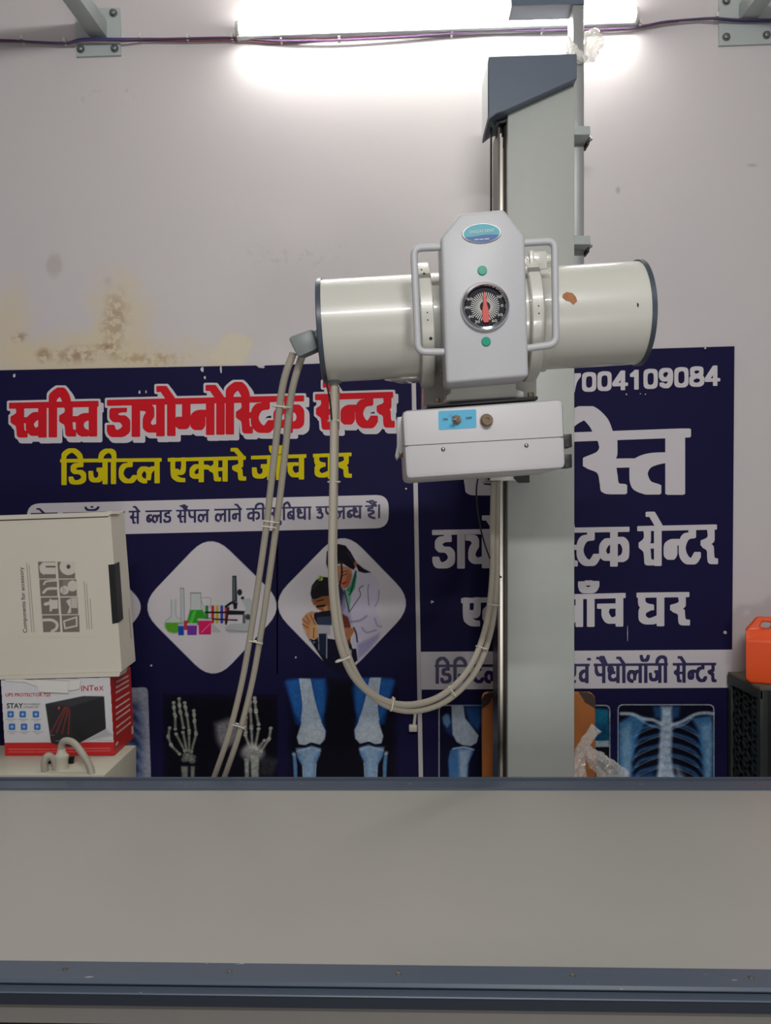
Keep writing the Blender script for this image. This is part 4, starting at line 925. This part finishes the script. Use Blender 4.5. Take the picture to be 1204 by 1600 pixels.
wire('electric_wire', [(x, y + (1.6 if x < 470 else -2.2 if x < 900 else 0), on(x) + .0064) for x, y in base_w[:20]] + [(1030, 36, .0064), (1060, 33, .0064)], m_wred, 'red wire clipped along the wall under the tube light')
wire('electric_wire', [(x, y - .4 + 2 * math.sin(x / 70), on(x) + .0128) for x, y in base_w], m_wviol, 'violet wire clipped along the wall under the tube light')
ords = ['first', 'second', 'third', 'fourth', 'fifth', 'sixth', 'seventh', 'eighth', 'ninth', 'tenth']
for i, (x, y) in enumerate(((38, 64), (104, 67), (221, 62), (295, 62), (364, 61), (440, 64), (530, 61), (705, 54), (845, 49), (997, 39.5), (1116, 29))):
    p = P(x, y, WD)
    nm = ords[i] + ' from the left edge of the photo' if i < 5 else ['below the left part of the tube', 'below the tube left of its middle', 'below the tube right of its middle', 'just left of the grey post', 'at the right end of the tube', 'beside the right wall bracket'][i - 5]
    v, f = join(box_geo((p.x - .004, p.y - .024, p.z - .007), (p.x + .004, p.y, p.z + .007), .0015), lathe_geo((p.x, p.y - .001, p.z - .009), (0, -1, 0), [(0, 0), (0, .004), (.016, .004), (.016, 0)], 10))
    tag(obj('wire_clip', v, f, m_clip, base=p), 'small white wire clip ' + nm, 'clip', 'white clips along the wall wires')

def bracket(plate, bolts, label, beam_wall, beam_front, zb):
    t = thing('wall_bracket', P(plate[0][0], plate[2][1], WD), label, 'bracket', 'grey beam brackets on the wall')
    obj('wall_plate', *slab_geo(plate, WD - .008, WD), m_brk, t)
    for px, py in bolts:
        p = P(px, py, WD - .008)
        v, f = join(lathe_geo(p, (0, -1, 0), [(-.001, .013), (.002, .013), (.002, .0)], 20), lathe_geo(p + Vector((0, -.002, 0)), (0, -1, 0), [(0, .0095), (.007, .0095), (.008, .008), (.008, 0)], 6))
        obj('bolt', v, f, m_bolt, t, smooth=True)
    (x0, x1), (u0, u1) = beam_wall, beam_front; h = .055
    fr = [Vector((u0, .3, zb)), Vector((u1, .3, zb)), Vector((u1, .3, zb + h)), Vector((u0, .3, zb + h))]
    bk = [Vector((x0, WD - .008, zb)), Vector((x1, WD - .008, zb)), Vector((x1, WD - .008, zb + h)), Vector((x0, WD - .008, zb + h))]
    obj('beam', *hexa_geo(fr, bk, .003, 2), m_brk, t, smooth=True)
bracket([(117, 13), (187, 12), (188.5, 86), (119, 88.5)], [(177, 20.5), (126, 77), (179, 76), (127, 22)], 'grey wall bracket with bolted plate and beam at the top left', (-.943, -.888), (-1.10, -1.045), 2.914)
bracket([(1123, -6), (1209, -9), (1209, 68), (1123, 71)], [(1134, 58), (1197, 55), (1134, 2), (1197, 0)], 'grey wall bracket with bolted plate and beam at the top right', (1.126, 1.181), (1.13, 1.185), 2.965)

post = thing('support_post', (.58, 2.38, 1.98), 'grey metal post behind the stand column, bolted to its side', 'post')
box('post_tube', (.563, 2.345, 1.98), (.596, 2.415, 3.398), m_post, post, .002)
v, f = hexa_geo([P(799, 9, 2.34), P(912, 6, 2.34), P(912, -40, 2.34), P(796, -40, 2.34)], [Vector((q.x, 2.412, q.z)) for q in (P(799, 9, 2.34), P(912, 6, 2.34), P(912, -40, 2.34), P(796, -40, 2.34))]); obj('cross_plate', v, f, m_blue, post)
for y in (216, 384):
    z = P(0, y, 2.335).z
    s_ = box('strap', (.522, 2.288, z - .012), (.600, 2.375, z + .014), m_brk, post, .001)
    box('strap_nut_plate', (.600, 2.325, z - .022), (.607, 2.372, z + .018), m_black, s_, .001)
    lathe('bolt', (.607, 2.348, z + .004), (1, 0, 0), [(0, 0), (0, .010), (.008, .010), (.008, .005), (.014, .005), (.014, 0)], m_bolt, s_, 6)
# ------------------------------------------------------------------ crumpled clear plastic
def crumple_geo(path, rad, seed, n=18, amp=.10):
    rnd = np.random.RandomState(seed); v, f = tube_geo(path, rad, n, 7); out = []
    c = [Vector(p) for p in cat_rom([tuple(p) for p in path], 7)]
    for i, p in enumerate(v):
        k = min(i // n, len(c) - 1); d = p - c[k]
        out.append(c[k] + d * (1 + amp * (rnd.rand() * 2 - 1) + .22 * math.sin((i % n) * 1.05 + k * .25) + .12 * math.sin((i % n) * 2.1 - k * .5)) + Vector(rnd.randn(3) * .0007))
    return out, f
def clear_plastic(name, k):
    m = bpy.data.materials.new(name); m.use_nodes = True; nt = m.node_tree; b = nt.nodes['Principled BSDF']
    b.inputs['Base Color'].default_value = (.86, .85, .80, 1); b.inputs['Roughness'].default_value = .22
    t = nt.nodes.new('ShaderNodeBsdfTransparent'); x = nt.nodes.new('ShaderNodeMixShader'); x.inputs[0].default_value = k
    nt.links.new(t.outputs[0], x.inputs[1]); nt.links.new(b.outputs[0], x.inputs[2]); nt.links.new(x.outputs[0], nt.nodes['Material Output'].inputs['Surface'])
    return m
m_clear = clear_plastic('clear_crumpled_plastic', .36); m_wrap = clear_plastic('cloudy_plastic_wrap', .62)
g = join(crumple_geo([P(920, 52, 2.36), P(926, 64, 2.35), P(923, 80, 2.35), P(924, 96, 2.355)], lambda t: .010 + .016 * math.sin(3.0 * min(t + .12, 1)), 3), crumple_geo([P(914, 92, 2.345), P(904, 90, 2.332), P(892, 80, 2.335), P(885, 62, 2.345)], lambda t: .010 + .006 * math.sin(3.1 * t), 5))
tag(obj('plastic_wrap', *g, m_wrap, smooth=False), 'crumpled clear plastic wrap left on the grey post above the column', 'plastic wrap')
g = join(crumple_geo([P(890, 1330, 2.20), P(893, 1260, 2.22), P(899, 1215, 2.24), P(903, 1185, 2.25), P(915, 1160, 2.25), P(933, 1138, 2.25)], lambda t: .022 + .006 * math.sin(6 * t) - .004 * t, 8),
         crumple_geo([P(912, 1176, 2.25), P(930, 1186, 2.25), P(945, 1198, 2.25), P(962, 1222, 2.25), P(985, 1270, 2.25), P(1000, 1330, 2.25)], lambda t: .018 + .03 * t, 9))
tag(obj('plastic_bag', *g, m_clear, smooth=False), 'crumpled clear plastic bag beside the foot of the column', 'bag')

# ------------------------------------------------------------------ orange-brown board leaning behind the column
bd = thing('wooden_board', (.47, 2.42, 0), 'worn orange-brown board with dark rounded corners leaning behind the column', 'board')
x0, x1 = P(753, 0, 2.43).x, P(930, 0, 2.43).x; zt = P(0, 1083, 2.43).z
ol = round_poly([(x0, 0), (x1, 0), (x1, zt), (x0, zt)], [.002, .002, .022, .022], 7)
f = [Vector((x, 2.415 + .03 * (1 - z / zt) * -1 + .02, z)) for x, z in ol]
obj('panel', *hexa_geo(f, [v + Vector((0, .018, 0)) for v in f], .002, 1), m_wood, bd)
for sx, a, b in ((1, x0, x0 + .042), (-1, x1, x1 - .05)):
    cor = [(a, zt - .05), (a, zt - .022), (a + sx * .008, zt - .006), (a + sx * .022, zt), (b, zt), (b - sx * .012, zt - .018), (b - sx * .018, zt - .03), (a + sx * .014, zt - .04)]
    ff = [Vector((x + (-sx * .0006 if i < 3 else 0), 2.4338 + .03 * (z / zt - 1), z + (.0006 if 2 < i < 5 else 0))) for i, (x, z) in enumerate(cor)]
    obj('dark_corner', *hexa_geo(ff, [v + Vector((0, .012, 0)) for v in ff]), m_tape, bd)

# ------------------------------------------------------------------ left stack: ivory cabinet, red box, white carton
DF, DRB, DRC = 2.06, 2.225, 2.165
ZC = P(0, 1181, DF).z
cab = thing('ivory_cabinet', (-.86, 2.03, 0), 'ivory metal cabinet below the red box, beside the table', 'cabinet')
box('body', (-1.12, 1.912, 0), (-.687, 2.155, ZC), m_cab, cab, .003)
# red printed box
ub = thing('cardboard_box', P(90, 1181, 2.13), 'red and white cardboard box picturing a black power unit, under the white carton', 'box')
uf = [P(1, 1062, DF), P(172, 1058, DF), P(179, 1180, DF), P(8, 1181, DF)]
ur = [P(46, 1044, DRB), P(204, 1042, DRB), P(209.5, 1152.5, DRB), P(53, 1153, DRB)]
obj('carton', *hexa_geo(uf, ur, .0008, 1), m_redbox, ub)
r = q = Ras(0, 1056, 182, 1184, (204, 204, 206), step=.8, o=(0, 1030), sc=5.017, seed=11)
q.poly([(0, 655), (900, 650), (900, 790), (0, 790)], (196, 34, 34)); q.line([(70, 706), (390, 706)], 7, (214, 150, 146), .7, .6, False); q.line([(405, 704), (640, 700)], 7, (214, 150, 146), .7, .6, False); q.line([(650, 700), (862, 698)], 7, (214, 150, 146), .7, .6, False); q.line([(72, 727), (280, 727)], 7, (214, 150, 146), .6, .6, False); q.line([(295, 727), (640, 723)], 7, (214, 150, 146), .6, .6, False); q.line([(655, 720), (862, 718)], 7, (214, 150, 146), .6, .6, False)
UB_ = (38, 38, 42)
q.poly([(400, 600), (600, 680), (830, 545), (890, 600), (640, 650), (560, 700)], (150, 150, 154), .6, 3)
q.poly(round_poly([(355, 352), (650, 290), (815, 292), (830, 545), (560, 690), (400, 660)], [12, 20, 14, 12, 20, 20]), UB_); q.poly([(358, 352), (650, 292), (812, 294), (560, 372)], (52, 52, 56), .9, 2); q.poly([(560, 370), (815, 296), (828, 545), (562, 688)], (28, 30, 34), .8, 1)
for a, b in (((512, 372), (398, 575)), ((520, 380), (440, 580)), ((535, 380), (486, 585)), ((545, 400), (535, 590))): q.line([a, b], 10, (150, 44, 40), .8, .7)
q.ell((462, 382), 8, 12, (214, 60, 50)); q.line([(440, 640), (520, 636)], 7, (150, 150, 150), .7); q.line([(396, 592), (425, 598)], 6, (150, 150, 150), .6)
for x, y in ((83, 432), (178, 432), (281, 432), (94, 530), (188, 530), (292, 530)):
    q.poly(round_poly([(x - 25, y - 25), (x + 25, y - 25), (x + 25, y + 25), (x - 25, y + 25)], 10), (46, 98, 176)); q.ell((x, y), 12, 12, (170, 200, 226), .8, .8); q.line([(x - 36, y + 40), (x + 40, y + 40)], 5, (120, 120, 126), .7, .6, False); q.line([(x - 14, y + 54), (x + 18, y + 54)], 5, (120, 120, 126), .6, .6, False)
q.line([(760, 635), (890, 638)], 4, (130, 130, 132), .7)
bx_ = [(uf_x, uf_y) for uf_x, uf_y in ((1, 1062), (172, 1058), (179, 1180), (8, 1181))]
fr_d = DF - .0006
q.build('front_print', m_cprint, ub, fr_d, None, bx_)
k5 = lambda x, y: (x / 5.017, 1030 + y / 5.017)
def cx(t, x0, y0, x1, y1, h, d=fr_d - .0004, bold=.0, kk=k5):
    a, b, c_, e = kk(x0, y0), kk(x1, y1), kk(x1, y1 - h), kk(x0, y0 - h); return text_geo(t, quad_fn(a, b, c_, e, d), bold)
obj('brand_lettering', *join(cx('INT', 636, 250, 735, 246, 42, bold=.012), cx('e', 738, 246, 770, 245, 42, bold=.012), cx('X', 774, 245, 812, 244, 34, bold=.02)), m_redbox, ub)
obj('product_lettering', *cx('UPS PROTECTOR 725', 42, 292, 395, 292, 26, bold=.02), m_redbox, ub)
m_gink = mat('dark_grey_ink', (66, 64, 68), .6)
obj('slogan_lettering', *join(cx('STAY', 52, 384, 182, 384, 38, bold=.03), cx('POWERED', 188, 362, 315, 360, 15), cx('CONNECTED', 180, 384, 302, 383, 15)), m_gink, ub)
def side(s_, t, FR, RR, o=.0006):
    a = FR[1].lerp(FR[2], t); b = RR[1].lerp(RR[2], t); return a.lerp(b, s_) + Vector((o, 0, 0))
g = []
for t, w0 in ((.09, .25), (.155, .22), (.22, .2), (.32, .18), (.41, .15), (.49, .15), (.56, .14), (.66, .13), (.74, .12)):
    V = [side(w0, t + .028, uf, ur), side(.86, t + .028, uf, ur), side(.86, t + .001, uf, ur), side(w0, t + .001, uf, ur)]; g.append((V, [[0, 1, 2, 3]]))
g.append(([side(.05, .90, uf, ur), side(.2, .90, uf, ur), side(.2, .86, uf, ur), side(.05, .86, uf, ur)], [[0, 1, 2, 3]])); g.append(([side(.86, .93, uf, ur), side(.98, .93, uf, ur), side(.98, .82, uf, ur), side(.86, .82, uf, ur)], [[0, 1, 2, 3]]))
m_sideink = mat('pale_pink_ink', (220, 176, 172), .5); obj('side_print', *join(*g), m_sideink, ub, label='pale printed lines on the side')
for pts, d in (([(56, 1062), (108, 1065), (106, 1083), (60, 1081)], DF - .008), ([(108, 1063), (126, 1062), (124, 1076), (116, 1078), (107, 1079)], DF - .005), ([(10, 1058), (58, 1064), (60, 1074), (40, 1066), (8, 1064)], DF - .004)):
    obj('torn_flap', *slab_geo(pts, d, d + .001), m_flap, ub)
# white carton
wb = thing('white_carton', P(90, 1058, 2.11), 'large white cardboard carton with pictures of accessories, standing on the red box', 'box')
wf = [P(-60, 809, DF), P(172, 802, DF), P(190, 1050, DF), P(-44, 1061, DF)]
wr_ = [P(-20, 806, DRC), P(193.5, 798.5, DRC), P(212, 1033, DRC), P(-4, 1042, DRC)]
obj('carton', *hexa_geo(wf, wr_, .0015, 1), m_card, wb)
def fpt(pts): return [P(x, y, DF - .0006) for x, y in pts]
obj('lid_edge', *slab_geo([(-60, 807), (160, 800.5), (172, 798.5), (174, 803), (168, 806.5), (-60, 814)], DF - .006, DF + .06), m_card, wb)
obj('lid_seam', *slab_geo([(-50, 814.5), (168, 807), (168, 808), (-50, 815.6)], DF - .0012, DF), m_ink, wb)
obj('bottom_flap', *slab_geo([(-46, 1057), (188, 1050), (186, 1057), (-44, 1063)], DF - .006, DF + .05), m_card, wb)
r = q = Ras(24, 868, 152, 996, (206, 200, 186), step=.7, o=(0, 850), sc=5.473, seed=12)
GT, LW = (112, 106, 98), (198, 192, 180)
def tile(c, w): # corner-shifted tile frame: c column 0/1, w row 0..3
    y0 = (152, 304, 458, 610)[w]; sx = (0, 12, 24, 36)[w]; x0 = (324 if c == 0 else 490) + sx
    q.poly([(x0, y0), (x0 + 150, y0 - 2), (x0 + 155, y0 + 142), (x0 + 10, y0 + 144)], GT); return x0, y0
x, y = tile(0, 0); q.poly([(x + 20, y + 90), (x + 10, y + 40), (x + 40, y + 4), (x + 150, y + 4), (x + 152, y + 106), (x + 60, y + 106), (x + 50, y + 112), (x + 34, y + 100)], LW); q.line([(x + 72, y + 42), (x + 145, y + 42)], 12, (70, 66, 62))
x, y = tile(1, 0); q.ell((x + 95, y + 42), 76, 72, LW); q.ell((x + 95, y + 42), 17, 19, (84, 80, 76)); q.ell((x + 95, y + 42), 8, 9, (60, 58, 56)); q.poly([(x + 152, y - 40), (x + 200, y - 40), (x + 200, y + 140), (x + 152, y + 140)], (206, 200, 186)); q.poly([(x - 5, y - 60), (x + 180, y - 60), (x + 180, y - 3), (x - 5, y - 3)], (206, 200, 186))
x, y = tile(0, 1); q.line([(x + 40, y + 40), (x + 60, y + 16), (x + 146, y + 8)], 16, LW); q.line([(x + 36, y + 112), (x + 70, y + 80), (x + 146, y + 76)], 22, LW)
x, y = tile(1, 1); q.poly([(x + 36, y + 2), (x + 84, y + 2), (x + 84, y + 50), (x + 36, y + 50)], (130, 124, 116)); q.ell((x + 50, y + 90), 38, 38, LW); q.ell((x + 118, y + 54), 42, 48, LW); q.line([(x + 36, y + 60), (x + 36, y + 118)], 4, (110, 106, 100)); q.ell((x + 50, y + 94), 16, 20, (176, 170, 160), .8)
x, y = tile(0, 2); q.poly([(x + 24, y + 64), (x + 30, y + 44), (x + 70, y + 34), (x + 80, y + 6), (x + 94, y + 20), (x + 146, y + 20), (x + 148, y + 94), (x + 100, y + 98), (x + 90, y + 122), (x + 76, y + 118), (x + 76, y + 62), (x + 40, y + 70)], LW)
x, y = tile(1, 2); q.poly([(x + 50, y + 30), (x + 90, y + 6), (x + 94, y + 130), (x + 60, y + 138), (x + 80, y + 80)], LW); q.poly([(x + 94, y + 2), (x + 148, y + 2), (x + 148, y + 90), (x + 94, y + 90)], (186, 180, 168))
x, y = tile(0, 3); q.line([(x - 2, y + 42), (x + 80, y + 40), (x + 126, y + 70), (x + 120, y + 114), (x + 84, y + 136)], 24, LW)
x, y = tile(1, 3); q.line([(x + 128, y + 16), (x + 20, y + 50), (x + 30, y + 112), (x + 128, y + 90)], 14, LW, 1, .6, False); q.line([(x + 128, y + 16), (x + 130, y + 90)], 14, LW)
for a, b in (((228, 165), (272, 752)), ((248, 182), (292, 752)), ((718, 322), (745, 726)), ((738, 340), (764, 726)), ((770, 470), (786, 726))): q.line([a, b], 6, (120, 114, 106), .75)
q.build('front_print', m_cprint, wb, DF - .0006)
obj('carton_lettering', *text_geo('Components for accessory', quad_fn((42.5, 988.5), (36, 886), (30, 886.5), (36, 989), DF - .0010), .012), m_gink, wb)
kc = lambda x, y: (x / 5.473, 850 + y / 5.473)
e0, e1 = kc(978, 172), kc(1016, 672)
V = [P(*kc(925, 178), DF - .0008), P(*e0, DF - .0008), P(*e1, DF - .0008), P(*kc(960, 684), DF - .0008)]
t0, t1 = (e0[1] - 802) / 248, (e1[1] - 802) / 248
V += [side(.36, t0 - .004, wf, wr_, .0012), side(.34, t1 - .006, wf, wr_, .0012)]
V[1] = side(0, t0, wf, wr_, .0012) + Vector((0, -.0008, 0)); V[2] = side(0, t1, wf, wr_, .0012) + Vector((0, -.0008, 0))
obj('black_label', V, [[0, 1, 2, 3], [1, 4, 5, 2]], m_black, wb)
V = [side(.78, .64, wf, wr_), side(.80, .64, wf, wr_), side(.80, .84, wf, wr_), side(.78, .84, wf, wr_)]; obj('side_print', V, [[0, 1, 2, 3]], m_gink, wb)
# plug and cables on the cabinet
pg = thing('cable_plug', P(96, 1205, 1.95), 'beige cable plug with thick cable arching over, on the ivory cabinet', 'plug')
zc = ZC
o = Vector((P(96, 0, 1.955).x, 1.955, zc))
obj('socket_pad', *slab_geo([(58, 1214), (80, 1184), (116, 1182), (112, 1214)], 1.995, 1.998), m_black, pg)
lathe('plug_body', o, (0, 0, 1), [(0, 0), (0, .016), (.024, .016), (.026, .0175), (.034, .0175), (.036, .014), (.044, .010), (.05, .0095), (.05, 0)], m_cab, pg, 24)
top = o + Vector((0, 0, .046))
tube('plug_cable', [top, top + Vector((0, 0, .012)), top + Vector((.010, -.006, .026)), top + Vector((.035, -.014, .024)), top + Vector((.06, -.022, 0)), top + Vector((.085, -.03, -.04)), top + Vector((.1, -.06, -.10))], .0085, m_cable, pg, 12)
a = P(70, 1214, 1.94)
tag(tube('cable_stub', [Vector((a.x, 1.94, zc + .001)), Vector((a.x - .001, 1.94, zc + .024)), Vector((a.x + .006, 1.945, zc + .036)), Vector((a.x + .018, 1.95, zc + .026)), Vector((a.x + .022, 1.952, zc + .002))], .0085, m_cable), 'short beige cable loop standing left of the plug on the ivory cabinet', 'cable')

# ------------------------------------------------------------------ right: perforated crate and orange jerrycan
CX0, CX1, CY0, CY1, CZ = 1.089, 1.46, 2.27, 2.485, .892
cr = thing('perforated_crate', (1.27, 2.38, 0), 'dark dusty perforated metal crate in the right corner, under the orange can', 'crate')
box('top_panel', (CX0, CY0, CZ - .012), (CX1, CY1, CZ), m_dust, cr, .002)
for i, x in enumerate((CX0, CX1 - .022)):
    for y in (CY0, CY1 - .022): box('leg', (x, y, 0), (x + .022, y + .022, CZ - .012), m_crate, cr, .001)
def perforated(name, o, ux, n_u, n_v, du, dv, th, par):
    """Sheet with a diamond of slots: a lattice of slanted bars in a frame."""
    g = []; W_, H_ = n_u * du, n_v * dv; ux = Vector(ux); nr = ux.cross(Vector((0, 0, 1)))
    def bar(a, b, w):
        A_, B_ = o + ux * a[0] + Vector((0, 0, a[1])), o + ux * b[0] + Vector((0, 0, b[1])); e = (B_ - A_).normalized(); s_ = e.cross(nr) * w
        f = [A_ + s_, B_ + s_, B_ - s_, A_ - s_]; g.append(hexa_geo(f, [v + nr * th for v in f]))
    for j in range(n_v):
        for i in range(n_u):
            x, y = i * du, j * dv
            bar((x, y), (x + du, y + dv), .005); bar((x + du, y), (x, y + dv), .005)
        bar((0, j * dv), (W_, j * dv), .006)
    return obj(name, *join(*g), m_crate, par)
perforated('side_lattice', Vector((CX0 + .006, CY0 + .02, .36)), (0, 1, 0), 3, 9, .0575, .0575, .003, cr)
box('side_backing', (CX0 + .014, CY0 + .02, .03), (CX0 + .018, CY1 - .02, CZ - .012), m_crate, cr)
box('front_panel', (CX0 + .02, CY0 + .003, .03), (CX1 - .02, CY0 + .008, CZ - .012), m_black, cr)
box('side_rim', (CX0 - .002, CY0, CZ - .036), (CX0 + .006, CY1, CZ - .010), m_crate, cr)

jc = thing('jerrycan', P(1165, 1061.5, 2.325), 'orange plastic jerrycan standing on the dark crate at the right edge', 'can', rot=Matrix.Rotation(math.radians(-24), 3, 'Z'))
jc.location.z = CZ; RM[jc.name] = jc.matrix_basis.inverted()
LOCAL[0] = True
JH, JW, JD = .192, .185, .105
sil = [(.010, 0), (0, .010), (0, JH - .040), (.030, JH), (JW - .030, JH), (JW, JH - .040), (JW, .010), (JW - .010, 0)]
hole = [(.042, JH - .034), (.039, JH - .022), (.046, JH - .013), (.068, JH - .013), (.070, JH - .022), (.064, JH - .034)]
def can_body():
    bm = bmesh.new()
    def y_at(z, s): # the upper part of the can draws in towards the handle
        t = min(max((z - (JH - .066)) / .030, 0), 1); return JD / 2 + s * (JD / 2 - t * JD * .30)
    def ring(pts, s): return [bm.verts.new((x, y_at(z, s), z)) for x, z in pts]
    bands = []
    for s in (-1, 1):
        bands.append((ring(sil, s), ring(hole, s)))
    (fo, fh), (bo, bh) = bands
    for p_, q_ in ((fo, bo), (fh[::-1], bh[::-1])):
        for i in range(len(p_)):
            j = (i + 1) % len(p_); bm.faces.new((p_[j], p_[i], q_[i], q_[j]))
    for s, (o_, h_) in zip((-1, 1), bands):
        zc = JH - .066; l = bm.verts.new((0, y_at(zc, s), zc)); r_ = bm.verts.new((JW, y_at(zc, s), zc))
        bm.faces.new((o_[0], o_[1], l, r_, o_[6], o_[7]))
        eds = []
        for R_ in (h_,):
            for i in range(len(R_)): eds.append(bm.edges.get((R_[i], R_[(i + 1) % len(R_)])))
        top = [l, o_[2], o_[3], o_[4], o_[5], r_]
        for i in range(len(top)):
            u, v = top[i], top[(i + 1) % len(top)]; eds.append(bm.edges.get((u, v)) or bm.edges.new((u, v)))
        bmesh.ops.triangle_fill(bm, edges=eds, use_beauty=True)
    # the side walls meet the crease point
    bmesh.ops.remove_doubles(bm, verts=bm.verts, dist=1e-5)
    bmesh.ops.recalc_face_normals(bm, faces=bm.faces)
    eds = [e for e in bm.edges if len(e.link_faces) == 2 and e.calc_face_angle(0) > .6]
    bmesh.ops.bevel(bm, geom=eds, offset=.005, segments=3, affect='EDGES', profile=.5)
    return bm_geo(bm)
obj('body', *can_body(), m_orange, jc, smooth=True)
lathe('cap', (JW - .05, JD / 2, JH - .003), (0, 0, 1), [(0, 0), (0, .022), (.02, .022), (.022, .02), (.022, 0)], m_orange, jc, 24)
LOCAL[0] = False
# a small clip tied at the banner gap
p = P(648, 1134, WD)
v, f = join(box_geo((p.x - .02, p.y - .03, p.z - .012), (p.x + .006, p.y - .008, p.z + .008), .003), tube_geo([p + Vector((-.004, -.02, 0)), p + Vector((0, -.02, .04)), p + Vector((.004, -.012, .06))], .005, 8, 3), box_geo((p.x - .003, p.y - .012, p.z - .004), (p.x + .003, p.y, p.z + .004)))
tag(obj('batten_clip', v, f, m_tie, smooth=True, base=p), 'small yellowed clip on the wall in the gap between the two banners', 'clip')
